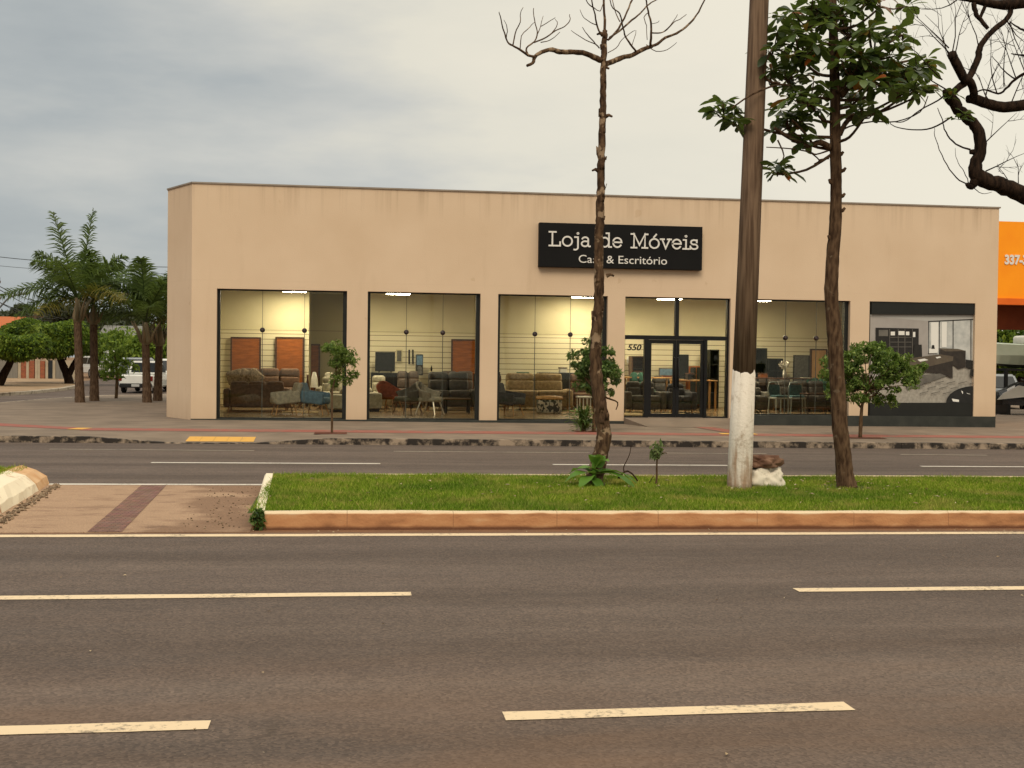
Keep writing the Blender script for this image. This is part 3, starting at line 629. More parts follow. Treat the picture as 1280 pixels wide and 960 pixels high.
# glazing
GY = FY+.17
def window(i, x0, x1):
    z0 = zp((x0+x1)/2)+.0; z1 = HEAD
    b = MB(); fw = .065
    b.box(x0, x0+fw, FY+.12, FY+.26, z0, z1); b.box(x1-fw-.03, x1, FY+.12, FY+.27, z0, z1)
    b.box(x0+fw, x1-fw-.03, FY+.13, FY+.24, z1-.03, z1-.001); b.box(x0+fw, x1-fw-.03, FY+.13, FY+.24, z0+.001, z0+.03)
    wn = bpart(b, 'window', M['frame'])
    g = MB(); xs_ = [x0+fw, x0+(x1-x0)*.345, x0+(x1-x0)*.67, x1-fw-.03]; zk = 2.28
    for a, c in zip(xs_, xs_[1:]):
        g.box(a+.004, c-.004, GY, GY+.008, z0+.03, zk-.004); g.box(a+.004, c-.004, GY, GY+.008, zk+.004, z1-.03)
    bpart(g, 'pane', M['glass'], wn).parent = wn
    j = MB()
    for x in xs_[1:3]: j.box(x-.008, x+.008, GY-.004, GY+.012, z0+.03, zk-.05); j.box(x-.005, x+.005, GY-.004, GY+.012, zk+.05, z1-.03)
    j.box(x0+fw, x1-fw-.03, GY-.003, GY+.011, zk-.0035, zk+.0035)
    bpart(j, 'joint', M['joint'], wn)
    for x in xs_[1:3]:
        k = MB(); k.lathe([(0,-.05),(.045,-.05),(.06,-.03),(.06,.03),(.045,.05),(0,.05)], 0, 0, 0, 16)
        k.v = [(x+p, GY+.004+r*1.0, zk+q) for p, q, r in k.v]
        bpart(k, 'glass_fitting', M['knob'], wn, True)
for i in (0, 1, 2, 4): window(i, *WIN[i])
# entrance
x0, x1 = WIN[3]; z0 = .255
v1, v2, v3, v4, v5, v6 = (xw(q) for q in (807, 815, 843.5, 851, 879, 885.5))
b = MB(); za, zb = 2.19, 2.29
b.box(x0, x1, FY+.1, FY+.24, za, zb); b.box((v3+v4)/2-.05, (v3+v4)/2+.05, FY+.11, FY+.23, zb, HEAD); b.box(x0, x1, FY+.12, FY+.22, HEAD-.03, HEAD-.001)
b.box(v1, v2-.06, FY+.1, FY+.24, z0, za); b.box(v5+.06, v6, FY+.1, FY+.24, z0, za)
b.box(x1-.05, x1, FY+.1, FY+.24, z0, za); b.box(x1-.05, x1, FY+.1, FY+.24, zb, HEAD-.03); b.box(x0, x0+.03, FY+.1, FY+.24, z0, za)
b.box(x0+.03, v1, FY+.12, FY+.22, z0, z0+.03); b.box(v6, x1-.05, FY+.12, FY+.22, z0, z0+.03)
ds = bpart(b, 'door_surround', M['black'])
g = MB(); mx_ = (v3+v4)/2
g.box(x0+.005, mx_-.05, GY, GY+.008, zb, HEAD-.03); g.box(mx_+.05, x1-.05, GY, GY+.008, zb, HEAD-.03); g.box(x0+.03, v1, GY, GY+.008, z0+.03, za); g.box(v6, x1-.05, GY, GY+.008, z0+.03, za)
bpart(g, 'pane', M['glass'], ds)
for s_, xa, xb in ((1, v2-.055, mx_-.004), (-1, mx_+.004, v5+.055)):
    d = MB(); st = .075
    d.box(xa, xa+st, FY+.14, FY+.2, z0+.01, za-.005); d.box(xb-st, xb, FY+.14, FY+.2, z0+.01, za-.005)
    d.box(xa+st, xb-st, FY+.14, FY+.2, z0+.01, z0+.1); d.box(xa+st, xb-st, FY+.14, FY+.2, za-.1, za-.005)
    dr = bpart(d, 'door', M['black']); g = MB(); g.box(xa+st, xb-st, GY, GY+.008, z0+.1, za-.1); bpart(g, 'pane', M['glass'], dr)
    h = MB(); hx_ = xb-.04 if s_ > 0 else xa+.04; h.tube([(hx_,FY+.14,1.0),(hx_,FY+.09,1.0),(hx_,FY+.09,1.75),(hx_,FY+.14,1.75)], .014, 8); bpart(h, 'handle', M['metal'], dr, True)
# ------------------------------------------------------------------ lettering
def text_obj(name, s, size, m, parent, loc, origin=(0,0,0), depth=.012, bold=0, sx=1, slant=0, bend=None):
    cu = bpy.data.curves.new(name, 'FONT'); cu.body = s; cu.size = size; cu.extrude = depth; cu.offset = bold; cu.align_x = 'CENTER'; cu.shear = slant; cu.resolution_u = 4
    o = bpy.data.objects.new(name, cu); COL.objects.link(o); bpy.context.view_layer.update()
    me = bpy.data.meshes.new_from_object(o.evaluated_get(bpy.context.evaluated_depsgraph_get())); bpy.data.objects.remove(o); bpy.data.curves.remove(cu)
    me.transform(Matrix.Translation(Vector(loc)-Vector(origin)) @ Matrix.Rotation(R(90), 4, 'X') @ Matrix.Diagonal((sx,1,1,1)))
    me.materials.clear(); me.materials.append(m); me.name = name
    ob = bpy.data.objects.new(name, me); COL.objects.link(ob); ob.parent = parent; return ob
text_obj('house_number', '550', .2, M['numeral'], ds, (xw(794), GY-.012, 1.92), BO, .004, .006, 1.15, .25)
def arc(cx, cy_, rx, ry, a0, a1, n=18): return [(cx+rx*math.cos(R(a0+(a1-a0)*i/n)), cy_+ry*math.sin(R(a0+(a1-a0)*i/n))) for i in range(n+1)]
DOT = lambda x, y: [arc(x, y, .035, .035, 0, 360, 10)]
GL = {
 'L': (.80, [[(.24,0),(.24,1)], [(.06,.0),(.70,0),(.70,.26)], [(.06,1),(.44,1)]]),
 'o': (.70, [arc(.33,.34,.28,.34,0,360,26)]),
 'j': (.42, [[(.08,.66),(.26,.66),(.26,-.1)]+arc(.10,-.1,.16,.16,0,-110,8)[1:]]+DOT(.25,.93)),
 'a': (.68, [arc(.27,.50,.18,.17,160,0,10)+[(.45,.1)]+arc(.53,.1,.08,.1,180,290,5)[1:], arc(.26,.19,.2,.19,70,300,14)+[(.45,.13)], [(.32,.37),(.45,.38)]]),
 'd': (.74, [arc(.30,.34,.25,.34,0,360,26), [(.40,1),(.55,1),(.55,0),(.69,0)]]),
 'e': (.66, [[(.06,.36),(.57,.36)]+arc(.315,.36,.255,.32,0,180,12)[1:]+arc(.315,.34,.255,.34,180,325,12)[1:]]),
 'M': (1.10, [[(.20,0),(.20,1),(.53,.2),(.86,1),(.86,0)], [(.04,0),(.36,0)], [(.70,0),(1.02,0)], [(.04,1),(.20,1)], [(.86,1),(1.02,1)]]),
 'ó': (.70, [arc(.33,.34,.28,.34,0,360,26), [(.30,.80),(.44,1.0)]]),
 'v': (.68, [[(.10,.67),(.32,0),(.56,.67)], [(.01,.67),(.22,.67)], [(.44,.67),(.65,.67)]]),
 'i': (.42, [[(.07,.66),(.22,.66),(.22,0)], [(.05,0),(.39,0)]]+DOT(.21,.93)),
 's': (.60, [arc(.29,.50,.19,.17,35,200,10)+arc(.29,.50,.19,.16,200,262,4)[1:]+arc(.30,.18,.20,.17,82,0,6)+arc(.30,.18,.21,.18,0,-150,10)[1:], [(.46,.66),(.46,.5)], [(.07,.02),(.07,.2)]]),
 ' ': (.46, []) }
def slab_text(s, x0, z, h, y, wd, depth=.02, vs=.80):
    b = MB(); x = x0; k = 0
    for ch in s:
        ad, strokes = GL[ch]
        for st in strokes:
            pts = [Vector((x+p*h, z+q*h*vs)) for p, q in st]; k += 1; yy = y-depth-.0006*(k % 7)
            closed = (pts[0]-pts[-1]).length < 1e-4
            if closed: pts = pts[:-1]
            n = len(pts); Lf, Rt = [], []
            for i, p in enumerate(pts):
                pa = pts[i-1] if (i or closed) else None; pb = pts[(i+1) % n] if (i < n-1 or closed) else None
                d1 = (p-pa).normalized() if pa is not None else None; d2 = (pb-p).normalized() if pb is not None else None
                if d1 is None: d1 = d2; p = p-d2*wd*.5
                elif d2 is None: d2 = d1; p = p+d1*wd*.5
                n1 = Vector((-d1.y,d1.x)); n2 = Vector((-d2.y,d2.x)); mt = (n1+n2).normalized(); sc_ = wd*.5/max(.45, mt.dot(n1))
                Lf.append(p+mt*sc_); Rt.append(p-mt*sc_)
            for i in range(n if closed else n-1):
                j = (i+1) % n; A, B_, C_, D = Lf[i], Lf[j], Rt[j], Rt[i]
                b.add([(A.x,yy,A.y),(B_.x,yy,B_.y),(C_.x,yy,C_.y),(D.x,yy,D.y),(A.x,y,A.y),(B_.x,y,B_.y),(C_.x,y,C_.y),(D.x,y,D.y)],
                      [(0,1,2,3),(0,4,5,1),(2,6,7,3)]+([] if closed else ([(3,7,4,0)] if i == 0 else []) + ([(1,5,6,2)] if i == n-2 else [])))
        x += ad*h
    return b, x
sx0, sx1, sz0, sz1 = 4.54, 8.61, 3.905, 4.975
SO = ((sx0+sx1)/2, FY, sz0)
sign = thing('shop_sign', 'dark charcoal sign box with white shop lettering on the cream facade', 'sign', SO)
b = MB(); b.rbox((sx0+sx1)/2, FY-.085, (sz0+sz1)/2, sx1-sx0, .17, sz1-sz0, .008, None, 1); b.build('sign_box', M['sign'], sign, SO)
SF = FY-.17
tw = sum(GL[c][0] for c in 'Loja de Móveis'); hh = (xw(869)-xw(682))/tw*1.0
b, _ = slab_text('Loja de Móveis', xw(682), P(690,307,SF).z, hh, SF, .038); b.build('headline_lettering', M['letter'], sign, SO)
text_obj('small_lettering', 'Casa & Escritório', .275, M['letter'], sign, (xw(775), SF-.006, P(775,329.5,SF).z), SO, .006, .0, 1.14)
# ------------------------------------------------------------------ printed poster in the last window
PM = {k: mat('print_'+k, c, c2, sc_, .45) for k, c, c2, sc_ in (('black',(26,27,25),(30,31,28),3), ('wall',(166,160,154),(152,146,140),2), ('ceil',(170,168,162),None,2), ('shelf',(32,30,28),(42,39,36),8), ('glass',(168,170,166),(196,196,190),5),
   ('floor',(142,136,126),(164,158,146),14), ('desk',(84,74,62),(94,84,70),9), ('deskside',(44,38,34),(54,48,42),9), ('pale',(222,220,212),None,4), ('dark',(34,32,30),(40,38,34),6), ('disc',(28,29,28),(36,36,35),6), ('under',(90,86,80),(108,104,96),5))}
pk = list(PM); b = MB(); lay = [0]
PY = FY+.10
def zz(x, y): return P(1075+x/5.65, 365+y/5.65, PY)
def poly(key, pts):
    lay[0] += 1; y = PY-.0012*lay[0]
    b.add([(zz(px, py).x, y, zz(px, py).z) for px, py in pts], [tuple(range(len(pts)))], pk.index(key))
x0p, x1p = WIN[5]
b.box(x0p+.003, x1p-.003, PY, PY+.05, zp(14.4), HEAD-.003, pk.index('black'))
poly('wall', [(73,158),(808,162),(797,782),(62,782)])
poly('ceil', [(73,158),(808,162),(808,190),(480,205),(73,172)])
poly('floor', [(330,560),(480,520),(640,520),(800,540),(796,782),(64,782),(66,600)])
poly('glass', [(482,208),(806,192),(800,485),(478,430)])
for x, yt, yb_ in ((486,206,440),(560,203,446),(657,197,460),(783,191,488)): poly('dark', [(x-4,yt),(x+3,yt),(x+2,yb_),(x-4,yb_)])
poly('dark', [(480,205),(808,190),(808,197),(480,212)])
poly('pale', [(500,215),(552,213),(550,420),(500,415)]); poly('pale', [(575,212),(612,210),(610,390),(575,390)])
poly('shelf', [(108,252),(413,258),(412,470),(108,470)])
for q in ((215,280,245,306),(270,276,315,304),(322,280,346,305),(372,282,388,318),(130,268,196,312)): poly('pale' if q[0] > 200 else 'under', [(q[0],q[1]),(q[2],q[1]),(q[2],q[3]),(q[0],q[3])])
for x in (205,265,312,365): poly('under', [(x,262),(x+4,262),(x+4,466),(x,466)])
for y in (318,352,386): poly('under', [(210,y),(360,y),(360,y+4),(210,y+4)])
poly('dark', [(380,372),(432,372),(436,470),(372,470)]); poly('pale', [(484,400),(545,396),(545,430),(484,432)])
poly('dark', [(505,375),(520,375),(524,402),(500,402)])
poly('deskside', [(560,402),(742,414),(740,530),(690,545),(660,520),(560,470)]); poly('desk', [(548,396),(690,402),(742,416),(600,420)])
poly('dark', [(742,478),(800,486),(798,545),(742,535)])
poly('under', [(300,600),(560,575),(610,590),(330,690)])
poly('deskside', [(648,482),(650,610),(560,575),(400,560),(400,540)]); poly('desk', [(330,470),(560,440),(655,455),(650,486),(400,545),(330,540)])
poly('pale', [(400,478),(450,470),(478,480),(420,492)]); poly('pale', [(528,460),(560,455),(568,462),(538,470)])
for i in range(16):
    xx = 360+i*27; yy = 640+((i*37) % 110); poly('under', [(xx,yy),(xx+60,yy-14),(xx+64,yy-10),(xx+4,yy+5)])
poly('disc', [(604+ (0 if i else 0)+190*(1-math.cos(R(90*i/14))) if False else 800-200*math.sin(R(90*i/14)), 782-120*math.cos(R(90-90*i/14)) if False else 664+118*(1-math.cos(R(90*i/14)))) for i in range(15)]+[(797,782)])
for q in ((640,752,690,776),(705,695,718,720),(742,712,770,722)): poly('pale', [(q[0],q[1]),(q[2],q[1]+8),(q[2],q[3]),(q[0]+8,q[3]-4)])
poly('dark', [(770,550),(798,545),(796,600),(766,590)])
poly('black', [(62,783),(797,783),(793,876),(57,876)]); poly('black', [(74,54),(810,58),(808,160),(73,157)])
PO = ((x0p+x1p)/2, PY, zp(14.4))
tag(b.build('window_poster', [PM[k] for k in pk], None, PO), 'large printed panel of a grey office interior filling the last shop window', 'poster')
# ------------------------------------------------------------------ ceiling lights
for px, py, where in ((368,364,'brown wood panels in the leftmost shop window'), (498,367,'television in the second shop window'), (730,371,'beige sofa behind the flaking tree trunk'), (838,372,'glass entrance door'), (950,374,'display right of the white-based pole')):
    ly = 35.8 if px in (368, 730) else 34.5; c = P(px, py+(.5 if px < 800 else 2.0), ly); lz = c.z+.058
    t = thing('ceiling_light', 'rectangular white ceiling light glowing above the '+where, 'ceiling light', (c.x,ly,lz), 0, 'shop ceiling lights')
    for q in (-.25,.25): h = MB(); h.box(q-.01,q+.01,-.01,.01,.076,3.719-lz); h.build('hanger', M['white'], t)
    h = MB(); h.box(-.36,.36,-.3,.3,-.05,.075); h.build('housing', M['white'], t)
    h = MB(); h.box(-.33,.33,-.27,.27,-.062,-.051); h.build('diffuser', M['lamp'], t)
# ------------------------------------------------------------------ furniture
def sofa(label, x0, x1, y, m, h=.8, seats=2, d=.95, rz=0, seat_h=.42, back=True, cush=None, arms=True, z=FZ, pil=0):
    W = x1-x0; t = thing('sofa', label, 'sofa', ((x0+x1)/2, y+d/2, z), rz, 'sofas on the shop floor')
    aw = .17 if arms else .0; iw = (W-2*aw)/seats
    b = MB(); b.rbox(0, 0, seat_h*.5, W-2*aw-.01, d-.06, seat_h-.2, .03); b.build('base', m, t, smooth=False)
    for i in range(seats):
        cx = -W/2+aw+iw*(i+.5)
        c = MB(); c.rbox(cx, -.06, seat_h-.02, iw-.02, d-.16, .18, .06, None, 3); c.build('seat_cushion', cush or m, t, smooth=True)
        hb = (h-seat_h)
        c = MB(); c.rbox(cx, d/2-.2, seat_h+hb*.25+.05, iw-.025, .2, hb*.5+.04, .07, (R(-10),0,0), 3); c.rbox(cx, d/2-.13, seat_h+hb*.77, iw-.025, .2, hb*.46, .08, (R(-10),0,0), 3); c.build('back_cushion', cush or m, t, smooth=True)
    b = MB(); b.rbox(0, d/2-.03, .12+(h-.2)/2, W-2*aw-.02, .07, h-.2, .03); b.build('backrest', m, t)
    if arms:
        for s in (-1,1):
            b = MB(); b.rbox(s*(W/2-aw/2), -.01, .1+.25, aw, d-.04, .5, .06, None, 3); b.build('armrest', m, t, smooth=True)
    for sx in (-1,1):
        for sy in (-1,1):
            b = MB(); b.tube([(sx*(W/2-.14), sy*(d/2-.12), .11), (sx*(W/2-.13), sy*(d/2-.11), 0)], [.03,.022], 8); b.build('leg', M['leg_wood'], t)
    return t
def armchair(label, px, Y, rz, m, s=1.0, shell=False, lm=None):
    x = xw(px, Y); t = thing('armchair', label, 'armchair', (x,Y,FZ), rz, 'armchairs near the shop windows')
    lm = lm or M['leg_wood']
    if not shell:
        b = MB(); b.rbox(0,-.02,.36*s,.56*s,.6*s,.17*s,.05*s,None,3); b.build('seat', m, t, smooth=True)
        b = MB(); b.rbox(0,.3*s,.58*s,.6*s,.13*s,.46*s,.06*s,(R(-16),0,0),3); b.build('backrest', m, t, smooth=True)
        for k in (-1,1):
            b = MB(); b.rbox(k*.31*s,.02*s,.43*s,.09*s,.62*s,.3*s,.04*s,(R(6),0,0),3); b.build('armrest', m, t, smooth=True)
    else:
        nU, nV = 13, 7; vs = []; fs = []           # wrapped tub shell
        for j in range(nV):
            vv = j/(nV-1)
            for i in range(nU):
                an = R(-125+250*i/(nU-1)); hh_ = .36+.46*vv*(.52+.48*math.cos(an)**2 if math.cos(an) > 0 else .52*(1+.3*math.cos(an)))
                rr = (.24+.11*vv)*s; vs.append((rr*math.sin(an), rr*math.cos(an)+.02, hh_*s))
        for j in range(nV-1):
            for i in range(nU-1): fs.append((j*nU+i, j*nU+i+1, (j+1)*nU+i+1, (j+1)*nU+i))
        n0 = len(vs); vs2 = [(x_*.86, y_*.86, z_) for x_, y_, z_ in vs]
        b = MB(); b.add(vs+vs2, fs+[tuple(q+n0 for q in f)[::-1] for f in fs]+[((nV-1)*nU+i, (nV-1)*nU+i+1, n0+(nV-1)*nU+i+1, n0+(nV-1)*nU+i) for i in range(nU-1)]+[(j*nU+e, (j+1)*nU+e, n0+(j+1)*nU+e, n0+j*nU+e) for j in range(nV-1) for e in (0,nU-1)])
        b.build('backrest', m, t, smooth=True)
        b = MB(); b.rbox(0,-.02,.38*s,.48*s,.5*s,.13*s,.06*s,None,3); b.build('seat', m, t, smooth=True)
    for sx in (-1,1):
        for sy in (-1,1):
            b = MB(); b.tube([(sx*.18*s, sy*.18*s, .32*s), (sx*.27*s, sy*.27*s, 0)], [.024*s,.013*s], 8); b.build('leg', lm, t)
    return t
def place(name, label, cat, px0, px1, Y, z0, z1, d, m, parts=None, group=None):
    x0, x1 = xw(px0, Y), xw(px1, Y); t = thing(name, label, cat, ((x0+x1)/2, Y+d/2, z0), 0, group); W, Hh = x1-x0, z1-z0
    parts(t, W, d, Hh, m) if parts else None
    return t
def zpx(px, py, Y): return P(px, py, Y).z
def p_panel(t, W, d, Hh, m):
    b = MB(); b.box(-W/2+.05, W/2-.05, -d/2, d/2, .05, Hh-.05); b.build('veneer_board', m, t)
    b = MB()
    for a in ((-W/2,-W/2+.048,0,Hh),(W/2-.048,W/2,0,Hh),(-W/2+.048,W/2-.048,Hh-.048,Hh),(-W/2+.048,W/2-.048,0,.048)): b.box(a[0],a[1],-d/2-.012,d/2,a[2],a[3])
    b.build('edge_frame', M['wood_dark'], t)
def p_tv(t, W, d, Hh, m):
    b = MB(); b.rbox(0,0,Hh/2+.0,W,.05,Hh,.012,None,1); b.build('casing', M['black'], t); b = MB(); b.box(-W/2+.02,W/2-.02,-.029,-.0255,.02,Hh-.02); b.build('screen', M['screen'], t)
    for s in (-1,1): b = MB(); b.prism([(s*W*.3-.02,0),(s*W*.3+.02,0),(s*W*.3,-.08)],'y',-.12,.12); b.v=[(x,y,z) for x,y,z in b.v]; b.build('foot', M['black'], t)
def p_shelf(t, W, d, Hh, m, n=4):
    b = MB(); b.box(-W/2,-W/2+.03,-d/2,d/2,0,Hh); b.box(W/2-.03,W/2,-d/2,d/2,0,Hh); b.box(-W/2+.03,W/2-.03,d/2-.02,d/2,0,Hh); b.box(-W/2+.03,W/2-.03,-d/2,d/2-.02,Hh-.03,Hh); b.build('carcass', m, t)
    for i in range(n):
        z = .02+i*(Hh-.05)/n; b = MB(); b.box(-W/2+.032,W/2-.032,-d/2+.02,d/2-.022,z,z+.025); b.build('shelf', M['frame'], t)
def p_side(t, W, d, Hh, m):
    b = MB(); b.rbox(0,0,.1+(Hh-.1)/2,W,d,Hh-.1,.01,None,1); b.build('carcass', m, t); n = max(2, round(W/.6))
    for i in range(n): b = MB(); b.box(-W/2+.02+i*(W-.04)/n+.01,-W/2+.02+(i+1)*(W-.04)/n-.01,-d/2-.014,-d/2-.001,.13,Hh-.03); b.build('drawer_front', M['cabinet'] if m is not M['cabinet'] else M['black'], t)
    for s in (-1,1): b = MB(); b.box(s*(W/2-.1)-.02,s*(W/2-.1)+.02,-d/2+.04,d/2-.04,0,.1); b.build('leg', M['metal'], t)
def p_table(t, W, d, Hh, m):
    b = MB(); b.rbox(0,0,Hh-.02,W,d,.04,.006,None,1); b.build('tabletop', m, t)
    for sx in (-1,1):
        for sy in (-1,1): b = MB(); b.box(sx*(W/2-.06)-.025,sx*(W/2-.06)+.025,sy*(d/2-.06)-.025,sy*(d/2-.06)+.025,0,Hh-.041); b.build('leg', M['wood_light'] if m is M['wood_light'] else M['metal'], t)
def floorthing(name, label, cat, px0, px1, Y, Hh, d, m, fn, base=FZ, group=None): return place(name, label, cat, px0, px1, Y, base, base+Hh, d, m, fn, group)
# first window
sofa('brown upholstered sofa seen from behind in the leftmost window', xw(284,33.3), xw(366,33.3), 32.3, M['brown_fab'], .8, 3, .95, PI)
sofa('high brown sofa under the brown wood panels in the leftmost window', xw(288,35), xw(381,35), 35.0, M['brown_fab'], 1.12, 3, .95, 0, .5)
for px, py, tl in ((293,468,-18), (308,466,24), (318,470,40)):
    c = P(px, py, 35.1); b = MB(); b.rbox(0,0,0,.46,.14,.42,.07,(R(-18),R(tl),0),3)
    tag(b.build('cushion', M['pillow'], None, (0,0,0), True), {-18:'striped beige cushion at the left end of the high brown sofa',24:'tilted striped cushion between two others on the high brown sofa',40:'smallest striped cushion leaning right on the high brown sofa'}[tl], 'cushion', 'striped cushions').location = (c.x, 35.25, FZ+.86)
armchair('grey fabric armchair with splayed legs, back to the blue one', 356, 30.75, R(-75), M['grey_fab'])
armchair('blue armchair with splayed legs beside the thin sapling stem', 395, 30.85, R(75), M['blue_fab'])
sofa('pale grey sofa behind the small street tree in the leftmost window', xw(394,34), xw(434,34), 34.0, M['lgrey'], .9, 2, .95)
def p_ott(t, W, d, Hh, m): b = MB(); b.rbox(0,0,Hh/2+.04,W,d,Hh-.08,.05,None,3); b.build('cushion_block', m, t, smooth=True); b = MB(); b.box(-W/2+.06,W/2-.06,-d/2+.06,d/2-.06,0,.045); b.build('base', M['black'], t)
floorthing('ottoman', 'pale grey square ottoman right of the blue armchair', 'ottoman', 410, 431, 32.2, .46, .8, M['lgrey'], p_ott)
for a, c, lb in ((288,326,'plain brown wood panel at the left of the leftmost window'), (344,380,'brown wood panel with faint planks near the wall corner, leftmost window')):
    place('wood_panel', lb, 'wood panel', a, c, 36.85, FZ+.2, zpx(a,421,36.85), .08, M['wood'], p_panel, 'tall brown wood panels')
place('wood_panel', 'narrow brown wood panel in the shaded recess behind the street tree', 'wood panel', 387, 400, 39.2, FZ+.2, zpx(390,430,39.2), .08, M['wood'], p_panel, 'tall brown wood panels')
def p_lamp(t, W, d, Hh, m):
    b = MB(); b.lathe([(.1,0),(.1,.02),(.015,.03),(.015,Hh*.6)],0,0,0,16); b.build('stem', M['metal'], t); b = MB(); b.lathe([(W*.5,Hh*.55),(W*.42,Hh*.8),(W*.2,Hh)],0,0,0,18); b.build('lamp_shade', m, t)
def p_vase(t, W, d, Hh, m): b = MB(); b.lathe([(W*.2,0),(W*.45,Hh*.3),(W*.4,Hh*.6),(W*.16,Hh*.85),(W*.22,Hh)],0,0,0,18); b.build('body', m, t, smooth=True)
floorthing('table_lamp', 'small lamp with a white domed shade behind the blue armchair', 'table lamp', 388, 398, 36.0, 1.02, .3, M['white'], p_lamp)
# second window
sofa('light grey sofa corner at the left of the second window', xw(458,34.2), xw(491,34.2), 34.2, M['lgrey'], .95, 1, .95)
floorthing('ottoman', 'light grey square ottoman in front of the light grey sofa corner', 'ottoman', 460, 478, 32.6, .5, .8, M['lgrey'], p_ott)
sofa('dark brown sofa behind the rust tub chair in the second window', xw(490,35.6), xw(533,35.6), 35.4, M['dbrown'], 1.08, 2, .95, 0, .5)
sofa('long black leather sofa at the right of the second window', xw(530,33.6), xw(597,33.6), 33.6, M['black_leather'], 1.08, 2, 1.0, 0, .5)
armchair('rust orange tub chair on thin wooden legs', 487, 33.2, R(150), M['rust'], 1.02, True)
armchair('slate grey shell chair on dark legs in the second window', 510, 31.3, R(-62), M['dgrey'], 1.04, True, M['wood_dark'])
armchair('warm grey shell chair on pale legs in the second window', 538, 31.2, R(60), M['grey_fab'], 1.04, True, M['chrome'])
place('television', 'black flat television against the slatted wall of the second window', 'television', 469, 494, 36.4, zpx(480,464,36.4), zpx(480,440,36.4), .2, M['screen'], p_tv)
floorthing('sideboard', 'dark low sideboard under the black television', 'sideboard', 464, 520, 36.3, 1.02, .45, M['cabinet'], p_side)
def p_pic(t, W, d, Hh, m): b = MB(); b.box(-W/2,W/2,-.015,.015,0,Hh); b.build('board', m, t); b = MB(); b.box(-W/2+.03,W/2-.03,-.019,-.0155,.03,Hh-.03); b.build('picture_face', M['dgrey'] if m is not M['dgrey'] else M['blue_fab'], t)
place('wall_panel', 'olive grey wall panel right of the black television', 'wall panel', 495, 503, 36.9, zpx(500,453,36.9), zpx(500,437,36.9), .05, M['inwall_olive'], p_pic)
def p_bar(t, W, d, Hh, m): b = MB(); b.rbox(0,0,Hh/2,W,.05,Hh,.01,None,1); b.build('bar', m, t)
for a, lb in ((510.5,'left one of two thin dark wall bars'), (515,'right one of two thin dark wall bars')):
    tag(place('wall_bar', lb+' in the second window', 'wall bar', a, a+2, 36.88, zpx(a,455,36.88), zpx(a,437,36.88), .05, M['metal'], p_bar), lb+' in the second window', 'wall bar', 'thin wall bars')
def p_tower(t, W, d, Hh, m):
    b = MB(); b.rbox(0,0,Hh/2,W,d,Hh,.02,None,1); b.build('casing', M['black'], t); b = MB(); b.box(-W/2+.02,W/2-.02,-d/2-.004,-d/2-.001,Hh*.5,Hh-.03); b.build('display', M['blue_fab'], t)
    for k in (.16,.34): b = MB(); b.lathe([(.0,-.01),(W*.3,-.01),(W*.34,.01)],0,0,0,18); b.v=[(x,-d/2-.012-z,Hh*k+y) for x,y,z in b.v]; b.build('dial', M['dgrey'], t)
place('speaker_tower', 'black tower with a blue upper panel in the second window', 'speaker', 520, 529, 36.2, FZ+.95, zpx(524,443,36.2), .3, M['black'], p_tower)
place('bottle', 'slim black bottle on the dark sofa table, second window', 'bottle', 538, 541, 35.6, FZ+1.08, zpx(540,457,35.6), .1, M['black'], p_vase)
floorthing('desk', 'brown wooden desk in front of the wood panel, second window', 'desk', 553, 598, 35.8, 1.06, .6, M['wood'], p_table)
place('wood_panel', 'wide orange brown wood panel at the right of the second window', 'wood panel', 564, 600, 36.85, FZ+.2, zpx(580,424,36.85), .08, M['wood'], p_panel, 'tall brown wood panels')
# third window
sofa('long beige sofa with two wide back cushions in the third window', xw(628,34.6), xw(714,34.6), 34.2, M['beige_fab'], 1.06, 2, 1.05, 0, .5)
def p_pouf(t, W, d, Hh, m): b = MB(); b.lathe([(W*.46,0),(W*.5,.05),(W*.5,Hh*.72),(W*.47,Hh*.8)],0,0,0,28); b.build('patterned_side', m, t, smooth=True); b = MB(); b.lathe([(W*.52,Hh*.8),(W*.53,Hh*.86),(W*.5,Hh*.97),(W*.2,Hh)],0,0,0,28); b.build('seat_pad', M['wood_light'], t, smooth=True)
def pat_mat():
    m, N, L, out = newmat('dark_white_pattern'); b = N('BsdfPrincipled'); L(b.outputs[0], out.inputs[0]); tc = N('TexCoord'); v = N('TexVoronoi'); v.inputs['Scale'].default_value = 16; L(tc.outputs['Object'], v.inputs['Vector'])
    r = ramp(N, [(.42, lin((36,36,34))), (.5, lin((170,160,140)))]); L(v.outputs['Color'], r.inputs[0]); L(r.outputs[0], b.inputs['Base Color']); return m
M['pattern'] = pat_mat()
floorthing('pouf', 'round pouf with speckled black and white sides and a tan top', 'pouf', 674, 706, 32.0, .48, .7, M['pattern'], p_pouf)
armchair('dark navy armchair on thin wooden legs beside the third window pillar', 637, 30.9, R(55), M['navy'], 1.05)
floorthing('sideboard', 'long black sideboard on the slatted wall of the third window', 'sideboard', 674, 726, 36.3, 1.08, .45, M['black'], p_side)
floorthing('small_cabinet', 'small dark green cabinet behind the beige sofa', 'cabinet', 648, 662, 36.2, 1.08, .4, M['green_fab'], p_side)
place('vase', 'small dark brown vase at the left edge of the third window', 'vase', 622, 628, 33.4, FZ+.78, FZ+1.1, .2, M['wood_dark'], p_vase)
def p_stool(t, W, d, Hh, m):
    b = MB(); b.rbox(0,0,Hh-.03,W,d,.05,.02,None,2); b.build('seat', m, t)
    for i in range(4): b = MB(); b.tube([(-W/2+.04+(W-.08)*i/3,-d/2+.04,Hh-.05),(-W/2+.04+(W-.08)*i/3,-d/2+.04,0)],.014,6); b.build('leg', m, t)
    for i in range(2): b = MB(); b.tube([(-W/2+.04+(W-.08)*i,d/2-.04,Hh-.05),(-W/2+.04+(W-.08)*i,d/2-.04,0)],.014,6); b.build('leg', m, t)
